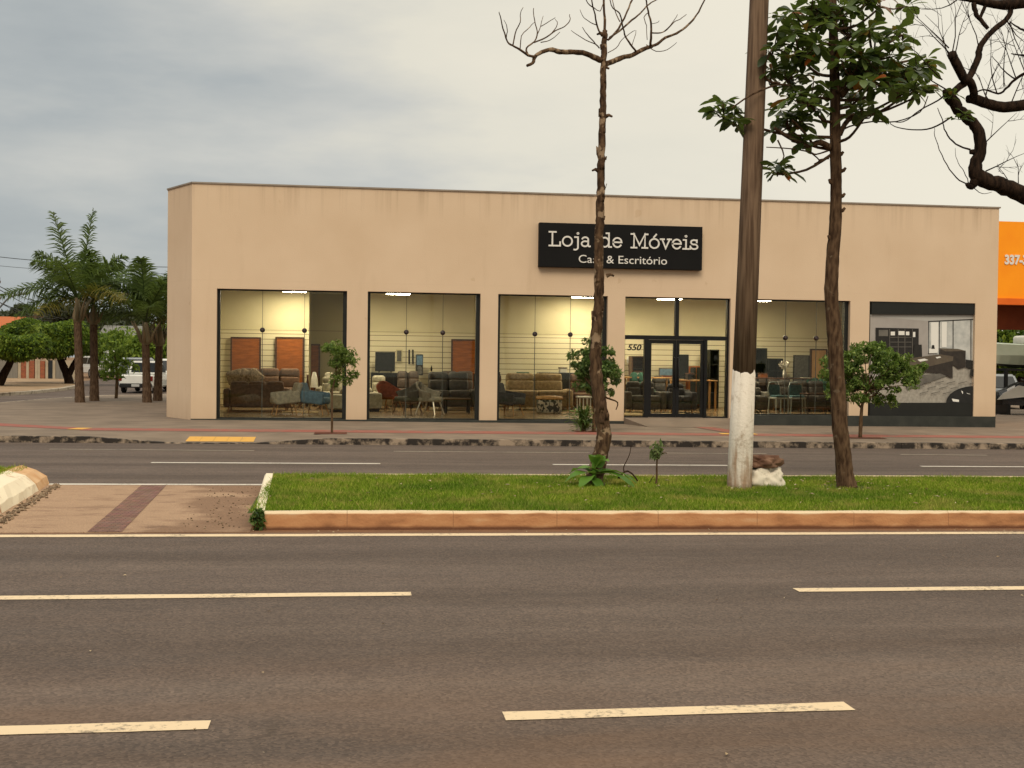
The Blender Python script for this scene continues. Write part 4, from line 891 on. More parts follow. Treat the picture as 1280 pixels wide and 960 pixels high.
floorthing('side_table', 'white slatted side table partly hidden by the flaking trunk', 'side table', 724, 741, 31.5, .5, .45, M['white'], p_stool)
# entrance bay
floorthing('cabinet', 'tall brown cabinet behind the left sidelight of the entrance', 'cabinet', 790, 811, 36.3, 1.62, .45, M['wood_dark'], p_shelf)
sofa('green sofa back behind the left sidelight of the entrance', xw(780,35.8), xw(812,35.8), 34.9, M['green_fab'], 1.12, 2, .9)
sofa('dark grey sofa inside the entrance left of the desks', xw(780,33.2), xw(830,33.2), 32.8, M['dgrey'], .88, 2, .95)
sofa('dark grey sofa seen between the two door leaves', xw(832,33.2), xw(868,33.2), 32.8, M['navy'], .82, 2, .95)
floorthing('desk', 'light oak desk with pale legs behind the right door leaf', 'desk', 845, 898, 34.6, .92, .7, M['wood_light'], p_table)
floorthing('desk', 'long light oak table behind the left door leaf', 'desk', 784, 842, 35.6, .98, .6, M['wood_light'], p_table)
place('television', 'black television standing behind the meeting of the door leaves', 'television', 842, 862, 36.4, FZ+.95, zpx(850,443,36.4), .2, M['screen'], p_tv)
floorthing('cabinet', 'reddish brown cabinet behind the right door leaf', 'cabinet', 862, 879, 36.4, 1.32, .4, M['wood'], p_side)
place('picture', 'grey framed picture standing on the oak table behind the left door leaf', 'picture', 824, 842, 35.7, FZ+1.02, zpx(832,460,35.7), .05, M['dgrey'], p_pic)
place('wall_clock', 'pale round clock on the wall behind the left sidelight', 'clock', 783, 792, 36.9, zpx(787,456,36.9), zpx(787,444,36.9), .05, M['white'], lambda t,W,d,Hh,m: (lambda b: (b.lathe([(0,-.02),(W/2,-.02),(W/2,.02),(0,.02)],0,0,0,24), setattr(b,'v',[(x,z,y+Hh/2) for x,y,z in b.v]), b.build('dial', m, t)))(MB()))
floorthing('cabinet', 'tall black cabinet behind the right sidelight of the entrance', 'cabinet', 887, 899, 36.3, 1.85, .45, M['cabinet'], p_shelf)
# fifth window
for a, c, py, lb in ((942,959,435,'taller black shelf cabinet right of the white-based pole'), (961,979,448,'lower black shelf cabinet left of the white flowers')):
    floorthing('cabinet', lb, 'cabinet', a, c, 36.3, zpx(a,py,36.3)-FZ, .45, M['cabinet'], p_shelf, group='black shelf cabinets')
place('wall_panel', 'black glossy wall panel right of the white flowers', 'wall panel', 992, 1012, 36.9, FZ+.7, zpx(1000,444,36.9), .05, M['screen'], p_pic)
place('wood_panel', 'light brown wood panel behind the round street tree', 'wood panel', 1013, 1034, 36.85, FZ+.2, zpx(1020,436,36.85), .08, M['wood_light'], p_panel, 'tall brown wood panels')
floorthing('desk', 'long dark desk under the black wall panel', 'desk', 946, 1016, 35.4, 1.0, .7, M['wood_dark'], p_table)
sofa('dark grey sofa right of the white-based pole', xw(936,33.8), xw(966,33.8), 33.6, M['dgrey'], .9, 1, .95)
sofa('black leather sofa behind the two pale chairs', xw(972,34.6), xw(1046,34.6), 34.4, M['black_leather'], .92, 3, .95)
def flowers(px, Y):
    t = thing('flower_vase', 'white flowers in a slim vase on the dark desk', 'flowers', (xw(px,Y),Y,FZ+1.0))
    b = MB(); b.lathe([(.05,0),(.07,.1),(.04,.24),(.05,.28)],0,0,0,14); b.build('vase', M['chrome'], t)
    V, F_ = leafquads(ball(90, (0,0,.42), (.17,.12,.15)), .07, .05); npmesh('blossom', V, F_, M['petal'], t)
M['petal'] = leafmat('white_petals', [(206,196,180), (228,220,206)], .2)
flowers(981, 35.6)
place('storage_box', 'white patterned box on the dark desk beside the pale chairs', 'box', 1005, 1016, 35.5, FZ+1.0, zpx(1010,472,35.5), .3, M['white'], lambda t,W,d,Hh,m: (lambda b: (b.rbox(0,0,Hh/2-.02,W,d,Hh-.04,.015,None,1), b.build('body', m, t)))(MB()) and (lambda b: (b.rbox(0,0,Hh-.017,W+.02,d+.02,.034,.01,None,1), b.build('lid', M['lgrey'], t)))(MB()))
def clearchair(label, px, Y, rz):
    t = thing('chair', label, 'chair', (xw(px,Y),Y,FZ), rz, 'pale chairs with teal cushions')
    b = MB(); b.rbox(0,0,.45,.44,.42,.05,.02,None,2); b.build('seat', M['acrylic'], t)
    b = MB(); b.rbox(0,.0,.5,.38,.36,.06,.03,None,3); b.build('cushion', M['teal'], t, smooth=True)
    b = MB()
    for s in (-1,1): b.tube([(s*.21,.2,.45),(s*.2,.25,.7),(s*.15,.27,.88)],.018,8)
    b.tube([(-.15,.27,.88),(0,.28,.91),(.15,.27,.88)],.018,8); b.build('back_frame', M['acrylic'], t, smooth=True)
    b = MB(); b.rbox(0,.235,.68,.34,.05,.3,.02,(R(-8),0,0),2); b.build('backrest', M['teal'], t)
    for sx in (-1,1):
        for sy in (-1,1): b = MB(); b.tube([(sx*.19,sy*.18,.44),(sx*.21,sy*.21,0)],[.022,.016],8); b.build('leg', M['acrylic'], t)
clearchair('pale chair with teal cushion, nearer the pole, turned slightly left', 974, 33.0, R(12)); clearchair('pale chair with teal cushion next to the black metal table', 997, 32.9, R(-10))
M['rug'] = mat('pale_rug', (168,144,100), (186,164,120), 9, .95); M['box_red'] = mat('terracotta_box', (140,66,44), (150,76,50), 5, .6)
def p_rug(t, W, d, Hh, m): b = MB(); b.rbox(0,0,Hh/2,W,d,Hh,.006,None,1); b.build('pile', m, t)
def p_boxlid(t, W, d, Hh, m): b = MB(); b.rbox(0,0,Hh*.4,W,d,Hh*.78,.01,None,1); b.build('body', m, t); b = MB(); b.rbox(0,0,Hh*.9,W+.02,d+.02,Hh*.2,.006,None,1); b.build('lid', M['wood_dark'], t)
floorthing('rug', 'pale rug on the shop floor behind the glass entrance', 'rug', 780, 872, 31.2, .02, 1.4, M['rug'], p_rug)
floorthing('rug', 'pale rug between the grey and the blue armchair', 'rug', 352, 398, 31.4, .02, .8, M['rug'], p_rug)
sofa('brown leather sofa to the right of the long beige sofa', xw(708,35.4), xw(745,35.4), 35.0, M['brown_fab'], 1.05, 1, .95)
sofa('dark brown three seat sofa in the back row of the fifth window', xw(942,36), xw(1000,36), 35.6, M['dbrown'], 1.0, 3, .9)
sofa('dark sofa in front of the wood panel in the second window', xw(545,35.4), xw(600,35.4), 34.9, M['dbrown'], 1.1, 2, .9)
sofa('olive grey sofa between the lamp and the street tree in the leftmost window', xw(398,35.6), xw(436,35.6), 35.3, M['lgrey'], 1.02, 2, .9)
sofa('black sofa in the back of the entrance bay', xw(815,36.1), xw(862,36.1), 35.9, M['black_leather'], 1.0, 2, .9)
floorthing('coffee_table', 'low dark coffee table before the long black leather sofa', 'coffee table', 556, 590, 31.9, .4, .6, M['wood_dark'], p_table)
for a, c, Y_, h_, lb, mm in ((830,841,35.75,.16,'terracotta box on the oak table beside the framed picture','box_red'),(796,806,35.75,.14,'white box at the left of the long oak table','white'),(860,868,34.75,.12,'dark low box on the oak desk behind the right door leaf','black'),(700,709,36.4,.14,'pale box on the long black sideboard','white'),(951,960,35.55,.14,'brown box at the left end of the long dark desk','wood')):
    place('storage_box', lb, 'box', a, c, Y_, FZ+(.98 if 780 < a < 842 else .92 if a == 860 else 1.08 if a == 700 else 1.0), FZ+1.0+h_+(.1 if a == 700 else 0), .25, M[mm], p_boxlid)
floorthing('plant_stand', 'dark stand with a bowl behind the blue armchair, beside the domed lamp', 'stand', 381, 388, 35.5, .95, .25, M['wood_dark'], p_vase)
sofa('green two seat sofa at the right of the fifth window', xw(1010,35.8), xw(1052,35.8), 35.5, M['green_fab'], 1.0, 2, .9)
def p_mtable(t, W, d, Hh, m):
    b = MB(); b.rbox(0,0,Hh-.015,W,d,.03,.004,None,1); b.build('tabletop', m, t)
    for s in (-1,1): b = MB(); b.tube([(s*(W/2-.03),-d/2+.03,Hh-.03),(s*(W/2-.03),-d/2+.03,.015),(s*(W/2-.03),d/2-.03,.015),(s*(W/2-.03),d/2-.03,Hh-.03)],.015,6); b.build('leg_frame', M['metal'], t)
    b = MB(); b.rbox(0,0,.2,W-.1,d-.06,.02,.004,None,1); b.build('lower_shelf', m, t)
floorthing('side_table', 'black metal framed table with a lower shelf behind the thin tree trunk', 'side table', 1010, 1045, 31.8, .62, .6, M['wood_dark'], p_mtable)
# ================================================================== TREES AND PLANTS ON THE MEDIAN
def path(pts, Y, dy=None):
    return [P(x, y, Y+(dy[i] if dy else 0)) for i, (x, y) in enumerate(pts)]
def smooth_path(pts, rad, sub=3):
    V = [Vector(p) for p in pts]; out = []; ro = []; n = len(V)
    for i in range(n-1):
        p0, p1, p2, p3 = V[max(i-1,0)], V[i], V[i+1], V[min(i+2,n-1)]
        for k in range(sub):
            t = k/sub; out.append(.5*((2*p1)+(p2-p0)*t+(2*p0-5*p1+4*p2-p3)*t*t+(3*p1-p0-3*p2+p3)*t**3)); ro.append(rad[i]+(rad[i+1]-rad[i])*t)
    out.append(V[-1]); ro.append(rad[-1]); return out, ro
def limb(b, px, Y, r0, r1, dy0=0, dy1=0, n=7, sub=3, jit=.08, wob=0):
    m = len(px); pts = [P(x, y, Y+dy0+(dy1-dy0)*i/(m-1)) for i, (x, y) in enumerate(px)]
    rad = [r0+(r1-r0)*i/(m-1) for i in range(m)]
    pts, rad = smooth_path(pts, rad, sub)
    if wob: pts = [p+Vector((rnd.uniform(-wob,wob), rnd.uniform(-wob,wob), 0)) if 0 < i < len(pts)-1 else p for i, p in enumerate(pts)]
    b.tube(pts, rad, n, jit=jit); return pts
def twig(b, p, d, ln, r, n=4, depth=1, up=.25):
    p = Vector(p); d = Vector(d).normalized(); pts = [p]
    for i in range(4):
        d = (d+Vector((rnd.gauss(0,.17), rnd.gauss(0,.17), rnd.gauss(0,.12)+up*.25))).normalized(); p = p+d*ln/4; pts.append(p)
    b.tube(pts, [r*(1-.19*i) for i in range(5)], n, cap=False)
    if depth > 0:
        for i in (1,2,3):
            if rnd.random() < .75:
                q = d.cross(Vector((rnd.gauss(0,1),rnd.gauss(0,1),rnd.gauss(0,1)))).normalized()
                twig(b, pts[i], d*.8+q*.75, ln*.55, r*.6, 3, depth-1, up)
# --- bare tree with flaking bark
YB = 14.26; BP = P(745,602,YB)
bt = thing('bare_tree', 'tall leafless tree with flaking bark on the grass median, crossing the shop sign', 'tree', (BP.x,YB,gz(BP.x,.15)), 0, 'trees on the grass median')
tr = [(741,606),(745,590),(750,570),(755,548),(752,520),(748,495),(745,460),(745,430),(747,400),(749,365),(748,330),(749,300),(750,270),(751,235),(751,200),(753,160),(754,120),(754,90),(755,62),(756,38)]
rd = [.14,.115,.104,.098,.094,.088,.080,.076,.072,.068,.064,.061,.056,.053,.05,.047,.044,.042,.038,.032]
b = MB(); pts, rad = smooth_path(path(tr, YB), [r*.9 for r in rd], 6); pts = [p+Vector((rnd.gauss(0,.004),rnd.gauss(0,.004),0)) for p in pts]; b.tube(pts, rad, 14, jit=.09)
for i in range(40):                                  # bark plates and broken stubs
    k = rnd.randrange(8, len(pts)-2); an = rnd.random()*2*PI; r = rad[k]; p = pts[k]+Vector((math.cos(an)*r*.95, math.sin(an)*r*.95, 0)); o = Vector((math.cos(an), math.sin(an), 0)); tn = Vector((-o.y,o.x,0))
    hgt = rnd.uniform(.04,.12); wd = rnd.uniform(.012,.03); lift = rnd.uniform(.004,.014)
    b.add([p-tn*wd, p+tn*wd, p+tn*wd*.7+Vector((0,0,hgt))+o*lift, p-tn*wd*.6+Vector((0,0,hgt*.9))+o*lift, p-tn*wd+o*.006, p+tn*wd+o*.006, p+tn*wd*.7+Vector((0,0,hgt))+o*(lift+.008), p-tn*wd*.6+Vector((0,0,hgt*.9))+o*(lift+.008)], [(0,1,2,3),(7,6,5,4),(0,4,5,1),(1,5,6,2),(2,6,7,3),(3,7,4,0)])
for x, y, d in ((764,146,1),(741,214,-1),(766,345,1),(760,86,1),(747,44,-1)):
    p = P(x-d*8,y,YB); b.tube([p, p+Vector((d*.05,-.01,.02)), p+Vector((d*.09,-.02,.0))], [.03,.02,.012], 6)
b.build('trunk', M['bark_bare'], bt, (BP.x,YB,gz(BP.x,.15)), True)
b = MB(); BR = []
def bl(px, r0, r1, dy0=0, dy1=0, wob=.004): BR.append(limb(b, px, YB, r0, r1, dy0, dy1, 6, 3, .1, wob))
bl([(752,76),(742,71),(728,66),(712,65),(700,65),(690,62),(680,64),(672,68),(668,72),(666,79),(659,82)], .036, .018, 0, -.5)
bl([(668,71),(660,69),(650,62),(641,57),(634,52),(629,36),(625,20),(624,15)], .017, .004, -.45, -.8)
bl([(641,57),(644,42),(650,28),(651,16),(654,9)], .009, .003, -.55, -.7); bl([(650,62),(652,45),(662,34),(668,28)], .007, .003, -.5, -.3); bl([(633,47),(634,35),(630,25)], .006, .003, -.6, -.9)
bl([(660,69),(658,60),(668,52),(672,40),(668,25),(667,10)], .012, .004, -.45, -.3); bl([(668,53),(682,47),(695,38),(706,33),(712,26),(712,18)], .010, .004, -.45, -.1); bl([(672,42),(676,32),(679,20)], .006, .003, -.4, -.2); bl([(690,41),(697,30),(694,24)], .006, .003, -.3, -.2); bl([(676,53),(688,50),(700,40)], .006, .003, -.4, -.6); bl([(676,33),(688,26),(694,22)],.005,.003,-.3,-.5)
bl([(757,80),(766,77),(777,72),(790,69),(803,62),(815,58)], .038, .024, 0, .5)
bl([(813,58),(822,55),(832,47),(845,42),(857,34),(866,25),(873,15),(880,2),(884,-10)], .021, .007, .5, 1.0); bl([(813,58),(814,42),(814,28),(810,14),(807,-4),(806,-12)], .016, .008, .45, .2); bl([(814,41),(826,41),(834,37),(842,28),(850,24),(858,18)], .010, .004, .5, .8); bl([(829,40),(838,32),(847,18)], .006, .003, .6, .5); bl([(808,56),(820,64),(834,62),(846,53)], .007, .003, .5, .3); bl([(814,30),(822,28),(824,26)], .004, .003, .5, .4); bl([(810,16),(805,22),(808,32),(809,50)],.006,.004,.3,.3)
bl([(795,64),(788,55),(782,46),(779,35),(776,22),(773,15),(766,10),(762,-2)], .013, .006, .3, -.3); bl([(782,46),(790,40),(794,38)], .005, .003, .2, .1); bl([(790,57),(794,45),(795,38)],.005,.003,.3,.5)
bl([(756,40),(756,25),(755,10),(755,-25)], .018, .012); bl([(760,50),(770,40),(778,27),(784,14),(790,0),(794,-15)], .014, .009, .05, .5); bl([(762,47),(775,38),(790,25),(800,17),(808,8),(818,1),(828,-3)], .013, .007, .1, .9); bl([(752,45),(747,34),(744,18),(741,8),(738,-12)], .012, .007, -.05, -.5); bl([(742,10),(735,4),(731,-4)], .007, .005, -.3, -.6); bl([(747,32),(738,28),(730,22),(725,12)], .006, .003, -.1, -.4); bl([(749,60),(742,52),(734,43),(728,34)], .009, .004, -.1, -.5); bl([(744,55),(732,50),(722,44),(714,38)], .006, .003, -.15, -.7); bl([(760,66),(770,60),(777,50),(781,46)], .006, .004, .05, .1); bl([(740,8),(750,14),(754,4)], .006, .004, -.3, -.2); bl([(775,27),(770,16),(764,-5)],.007,.005,.3,.5)
bl([(788,3),(798,-12),(806,-30)], .009, .004, .4, .8); bl([(755,-20),(750,-45),(758,-70)], .011, .005); bl([(738,-10),(728,-35),(733,-60)], .008, .004, -.5, -.8)
b.build('branches', M['bark_bare'], bt, (BP.x,YB,gz(BP.x,.15)), True)
# --- young tree with large dark leaves
YT = 13.87; TP = P(1056,607,YT); TO = (TP.x,YT,gz(TP.x,.15))
at = thing('leafy_tree', 'slender tree with big dark glossy leaves on the grass median right of the pole', 'tree', TO, 0, 'trees on the grass median')
tr = [(1059,611),(1056,595),(1054,570),(1050,535),(1048,500),(1046,470),(1044,430),(1041,395),(1039,360),(1041,320),(1044,285),(1045,250),(1045,210),(1044,170),(1044,130),(1043,90),(1042,50),(1041,10),(1040,-40),(1040,-100)]
rd = [.13,.108,.098,.096,.094,.092,.09,.086,.082,.078,.075,.07,.068,.066,.062,.06,.055,.05,.04,.025]
b = MB(); pts, rad = smooth_path(path(tr, YT), rd, 5); b.tube(pts, rad, 12, jit=.05)
for x, y, d in ((1055,247,1),(1035,230,-1),(1055,265,1),(1034,300,-1),(1056,215,1),(1053,195,1)): p = P(x-d*7,y,YT); b.tube([p, p+Vector((d*.05,-.02,.02)), p+Vector((d*.07,-.03,.05))], [.028,.024,.016], 6)
b.build('trunk', M['bark_brown'], at, TO, True)
RO = [(1010,20,42,28,14),(1000,60,30,24,10),(985,88,26,26,9),(1062,30,40,32,11),(1092,58,42,28,15),(1115,90,40,28,15),(1142,76,22,20,7),(1082,100,40,28,12),(1012,118,26,22,9),(1065,128,24,14,5),(985,152,24,16,9),(905,137,16,16,7),(918,150,8,8,3),(972,213,12,10,4),(966,55,8,22,4),(1150,112,16,14,5),(1128,36,14,16,3),(1100,2,45,14,7),(1080,143,20,10,4),(1000,178,10,6,2),(1030,-35,80,30,40),(1062,80,22,30,8),(1130,110,26,14,6),(1040,8,24,22,6),(964,100,6,16,2)]
LV = []; b = MB(); limbs_at = {0:(1043,60),1:(1043,95),2:(1043,140),3:(1043,75),4:(1043,110),5:(1044,140)}
def bigleaf(base, d, L, W):
    d = d.normalized(); s = d.cross(Vector((0,0,1)));
    if s.length < .05: s = Vector((1,0,0))
    s.normalize(); u = s.cross(d); V = []
    s = (s*math.cos(tw := rnd.uniform(-.7,.7))+u*math.sin(tw)).normalized(); u = s.cross(d)
    for t, wq in ((0,.05),(.25,.42),(.55,.86),(.8,.95),(.95,.5)):
        c = base+d*L*t+Vector((0,0,-.28*L*t*t)); V += [c-s*W*wq*.5+u*W*.14*wq, c, c+s*W*wq*.5+u*W*.14*wq]
    V.append(base+d*L*1.03+Vector((0,0,-.3*L)))
    F_ = []
    for i in range(4): o = i*3; F_ += [(o,o+3,o+4),(o,o+4,o+1),(o+1,o+4,o+5),(o+1,o+5,o+2)]
    F_ += [(12,15,13),(13,15,14)]
    return np.array([tuple(v) for v in V]), np.array(F_)
for cx, cy_, rx, ry, n in RO:
    dyc = rnd.uniform(-.7,.7)*(.4 if rx < 20 else 1)
    root = P(1044, min(cy_+ (35 if cy_ > 0 else 60), 190), YT); hub = P(cx, cy_+ry*.5, YT+dyc*.6)
    if rx >= 12:
        mid = (root+hub)/2+Vector((0,0,-.08)); b.tube(smooth_path([root,mid,hub],[.022,.017,.012],4)[0], smooth_path([root,mid,hub],[.022,.017,.012],4)[1], 6)
    for k in range(int(n*1.12)):
        while True:
            u, v_ = rnd.uniform(-1,1), rnd.uniform(-1,1)
            if u*u+v_*v_ <= 1: break
        c = P(cx+rx*u, cy_+ry*v_, YT+dyc+rnd.uniform(-.45,.45)*(1 if rx > 20 else .4))
        b.tube([hub, (hub+c)/2+Vector((0,0,-.03)), c], [.011,.009,.007], 4, cap=False)
        an0 = rnd.random()*6; m_ = rnd.randint(6,9)
        for j in range(m_):
            an = an0+2*PI*j/m_+rnd.gauss(0,.2); el = rnd.uniform(-.5,.75); d = Vector((math.cos(an)*math.cos(el), math.sin(an)*math.cos(el), math.sin(el)))
            LV.append(bigleaf(c+d*.02, d, rnd.uniform(.12,.27), rnd.uniform(.065,.125)))
def tbl(px, r0, r1, d0=0, d1=0): limb(b, px, YT, r0, r1, d0, d1, 6)
tbl([(1040,186),(1025,178),(1010,182),(995,176),(980,168),(968,160)], .042, .018, 0, -.2); tbl([(1016,182),(1012,174),(1000,160),(990,150)], .02, .012, -.1, -.3); tbl([(1036,188),(1020,193),(1012,190),(990,186),(958,184)], .012, .006, 0, -.3); tbl([(1024,200),(1036,198)], .012, .012); tbl([(1018,205),(1024,200),(1012,190)], .01, .007)
tbl([(975,104),(962,102),(955,92),(958,76),(966,60)], .016, .008, -.2, -.3); tbl([(990,108),(972,106),(940,118),(915,135)], .016, .009, -.2, -.4); tbl([(972,175),(980,195),(972,208)], .01, .006, -.2, -.2)
tbl([(1050,168),(1060,150),(1080,145),(1100,140),(1130,120)], .035, .014, 0, .4); tbl([(1050,165),(1062,158),(1090,152),(1120,152),(1150,140),(1160,120)], .012, .006, 0, .2); tbl([(1052,120),(1070,100),(1100,85),(1140,75)], .036, .014, 0, .3)
b.build('branches', M['bark_brown'], at, TO, True)
V, F_ = cat_vf(LV); npmesh('foliage', V, F_, M['leaf_big'], at, TO)
# --- gnarled bare limbs of a tree standing right of the view
YR = 13.2; RO_ = (10.4, YR, gz(10.4,.15))
gt = thing('bare_tree', 'gnarled leafless tree reaching thick crooked limbs in from the right edge', 'tree', RO_, 0, 'trees on the grass median')
b = MB(); gp, gr = smooth_path([(10.4,YR,.1),(10.38,YR,.6),(10.3,YR,1.6),(10.25,YR,2.6),(10.3,YR,3.6),(10.4,YR,4.6)], [.34,.26,.23,.21,.19,.12], 5); b.tube(gp, gr, 14, jit=.06); b.build('trunk', M['bark_dark'], gt, RO_, True)
b = MB()
def gl(px, r0, r1, d0=0, d1=0, n=8, wob=.006): return limb(b, px, YR, r0, r1, d0, d1, n, 4, .05, wob)
st = [Vector((10.3,YR,2.5)), P(1330,262,YR), P(1290,248,YR), P(1262,236,YR), P(1240,228,YR), P(1222,220,YR), P(1219,205,YR), P(1226,186,YR), P(1222,164,YR), P(1212,150,YR), P(1198,137,YR), P(1188,122,YR), P(1183,112,YR)]
q, r_l = smooth_path(st, [.15,.12,.1,.095,.09,.092,.075,.07,.066,.062,.065,.07,.05], 4); b.tube([p+Vector((rnd.gauss(0,.006),0,rnd.gauss(0,.006))) for p in q], r_l, 10, jit=.05)
gl([(1222,222),(1214,233),(1208,230)], .07, .02); gl([(1222,190),(1212,190)], .04, .025)
gl([(1188,120),(1197,110),(1208,102),(1214,92),(1222,75),(1224,62),(1232,48),(1245,35),(1260,22),(1264,10)], .045, .03, 0, .3)
gl([(1207,102),(1200,88),(1193,74),(1190,68)], .05, .055, 0, -.1); gl([(1204,96),(1214,104),(1217,118),(1214,123)], .05, .045, 0, .2)
st = [Vector((10.3,YR,3.3)), P(1340,124,YR), P(1300,126,YR+.2), P(1280,131,YR+.2), P(1255,134,YR+.2), P(1235,130,YR+.2), P(1218,124,YR+.2), P(1209,124,YR+.2)]
q, r_l = smooth_path(st, [.12,.085,.075,.068,.066,.062,.06,.045], 4); b.tube(q, r_l, 9, jit=.05)
st = [Vector((10.35,YR,4.2)), P(1330,2,YR+.3), P(1280,4,YR+.3), P(1255,6,YR+.3), P(1235,4,YR+.3), P(1215,0,YR+.3), P(1196,-2,YR+.3)]
q, r_l = smooth_path(st, [.11,.075,.065,.062,.05,.032,.018], 4); b.tube(q, r_l, 8, jit=.05)
gl([(1217,4),(1220,18),(1226,25),(1235,36)], .03, .022, .3, .2); gl([(1232,4),(1228,16),(1224,24)], .024, .018, .3, .3)
for px, r0 in (([(1290,88),(1280,92),(1268,100),(1258,110),(1248,117),(1230,112),(1215,118)], .022), ([(1290,68),(1278,69),(1264,67)], .018), ([(1285,40),(1272,34),(1262,26)],.016), ([(1268,98),(1255,88),(1240,70)],.01), ([(1183,112),(1178,122),(1150,138),(1130,152),(1115,152)],.012), ([(1190,146),(1165,160),(1140,162),(1118,158),(1112,152)],.011), ([(1213,187),(1195,180),(1182,165),(1178,150),(1172,135)],.012), ([(1214,232),(1195,222),(1180,200),(1170,175),(1168,160)],.009), ([(1212,230),(1205,215),(1196,200),(1194,185)],.006), ([(1216,234),(1228,242),(1240,240)],.006)):
    gl(px, r0, r0*.35, 0, rnd.uniform(-.4,.4), 5)
for x, y, dx, dz, ln in ((1190,70,-.7,1,.7),(1190,68,-.2,1,.8),(1192,74,.4,1,.6),(1183,112,-1,.8,.8),(1200,100,-.8,1,.9),(1224,62,-.2,1,.7),(1246,116,-.3,1,.7),(1255,108,.1,1,.8),(1270,98,-.4,1,.7),(1282,92,-.2,1,.8),(1256,22,.4,-1,.5),(1262,28,.3,-.9,.8),(1230,130,.3,1,.7),(1262,134,.2,1,.8),(1228,182,1,.9,.6),(1232,214,1,.5,.5),(1262,234,.05,1,.35),(1275,240,-.1,1,.4),(1186,60,-1,1,.7),(1196,0,-.8,-.6,.5),(1240,132,-.5,1,.7),(1178,100,-.6,1,.9)):
    twig(b, P(x,y,YR), Vector((dx,rnd.uniform(-.4,.4),dz)), ln, .0085, 4, 2, .2)
for x, y in ((1190,126),(1206,143),(1208,148),(1186,116)):
    for k in range(3): pass
b.build('branches', M['bark_dark'], gt, RO_, True)
LV = []
for x, y in ((1188,122),(1206,143),(1192,118),(1198,150)):
    c = P(x,y,YR-.08)
    for k in range(7): an = rnd.random()*6.3; LV.append(bigleaf(c, Vector((math.cos(an),math.sin(an)*.6-.3,rnd.uniform(-.3,.8))), rnd.uniform(.1,.18), .05))
V, F_ = cat_vf(LV); npmesh('foliage', V, F_, M['leaf_big'], gt, RO_)
# --- utility pole, its rock and stone
def ww_mat():
    m = paint('whitewash', (212,202,186), (150,130,106), .44, 8, .95); nt = m.node_tree; b = [n for n in nt.nodes if n.type == 'BSDF_PRINCIPLED'][0]; src = b.inputs['Base Color'].links[0].from_socket
    N = lambda t, **kw: nt.nodes.new('ShaderNode'+t) if not kw else [setattr(q := nt.nodes.new('ShaderNode'+t), k, v) for k, v in kw.items()] and q
    L = nt.links.new; tc = N('TexCoord'); sp = N('SeparateXYZ'); L(tc.outputs['Object'], sp.inputs[0])
    mp = N('Mapping'); mp.inputs['Scale'].default_value = (5,5,.8); L(tc.outputs['Object'], mp.inputs[0]); n = N('TexNoise'); n.inputs['Scale'].default_value = 3; n.inputs['Detail'].default_value = 8; L(mp.outputs[0], n.inputs['Vector'])
    mr = N('MapRange'); mr.inputs[1].default_value = .05; mr.inputs[2].default_value = .55; mr.inputs[3].default_value = .34; mr.inputs[4].default_value = 0; L(sp.outputs[2], mr.inputs[0])
    ad = N('Math'); ad.operation = 'ADD'; L(mr.outputs[0], ad.inputs[0]); L(n.outputs[0], ad.inputs[1])
    r = N('ValToRGB'); r.color_ramp.elements[0].position = .6; r.color_ramp.elements[0].color = (0,0,0,1); r.color_ramp.elements[1].position = .85; r.color_ramp.elements[1].color = (.85,.85,.85,1); L(ad.outputs[0], r.inputs[0])
    mx = N('Mix'); mx.data_type = 'RGBA'; L(r.outputs[0], mx.inputs[0]); L(src, mx.inputs[6]); mx.inputs[7].default_value = lin((150,118,88)); L(mx.outputs[2], b.inputs['Base Color'])
    n2 = N('TexNoise'); n2.inputs['Scale'].default_value = 30; n2.inputs['Detail'].default_value = 5; L(tc.outputs['Object'], n2.inputs['Vector']); bp = N('Bump'); bp.inputs['Strength'].default_value = .7; bp.inputs['Distance'].default_value = .012; L(n2.outputs[0], bp.inputs['Height']); L(bp.outputs[0], b.inputs['Normal'])
    return m
M['ww'] = ww_mat()
PB = P(924,609,13.74); PT = P(949,0,13.74); UO = (PB.x,13.74,gz(PB.x,.15))
up = thing('utility_pole', 'brown timber utility pole with a whitewashed base on the grass median', 'utility pole', UO)
ax = (PT-PB).normalized(); lenm = (PT-PB).length; hw = (P(926,463,13.74)-PB).length
b = MB(); b.tube([PB-ax*.1, PB+ax*.06, PB+ax*.5, PB+ax*hw], [.14,.147,.143,.1350], 24); b.v[72:96] = [(x, y, z+rnd.uniform(-.05,.015)) for x, y, z in b.v[72:96]]; b.build('whitewashed_base', M['ww'], up, UO, True)
b = MB(); b.tube([PB+ax*(hw-.12), PB+ax*(lenm*.6), PB+ax*lenm, PB+ax*8.6], [.134,.124,.112,.09], 20)
M['pole_wood'] = mat('weathered_pole', (86,66,50), (130,106,84), 5, .9, .7, 30, stretch=(6,6,.3)); b.build('shaft', M['pole_wood'], up, UO, True)
b = MB(); 
for i in range(26): an = 2*PI*i/26; rr = .139; z = hw+rnd.uniform(-.03,.0); 
xarm = PB+ax*8.0; b.box(xarm.x-.9, xarm.x+.9, xarm.y-.17, xarm.y-.08, xarm.z-.05, xarm.z+.05); b.build('crossarm', M['wood_dark'], up, UO)
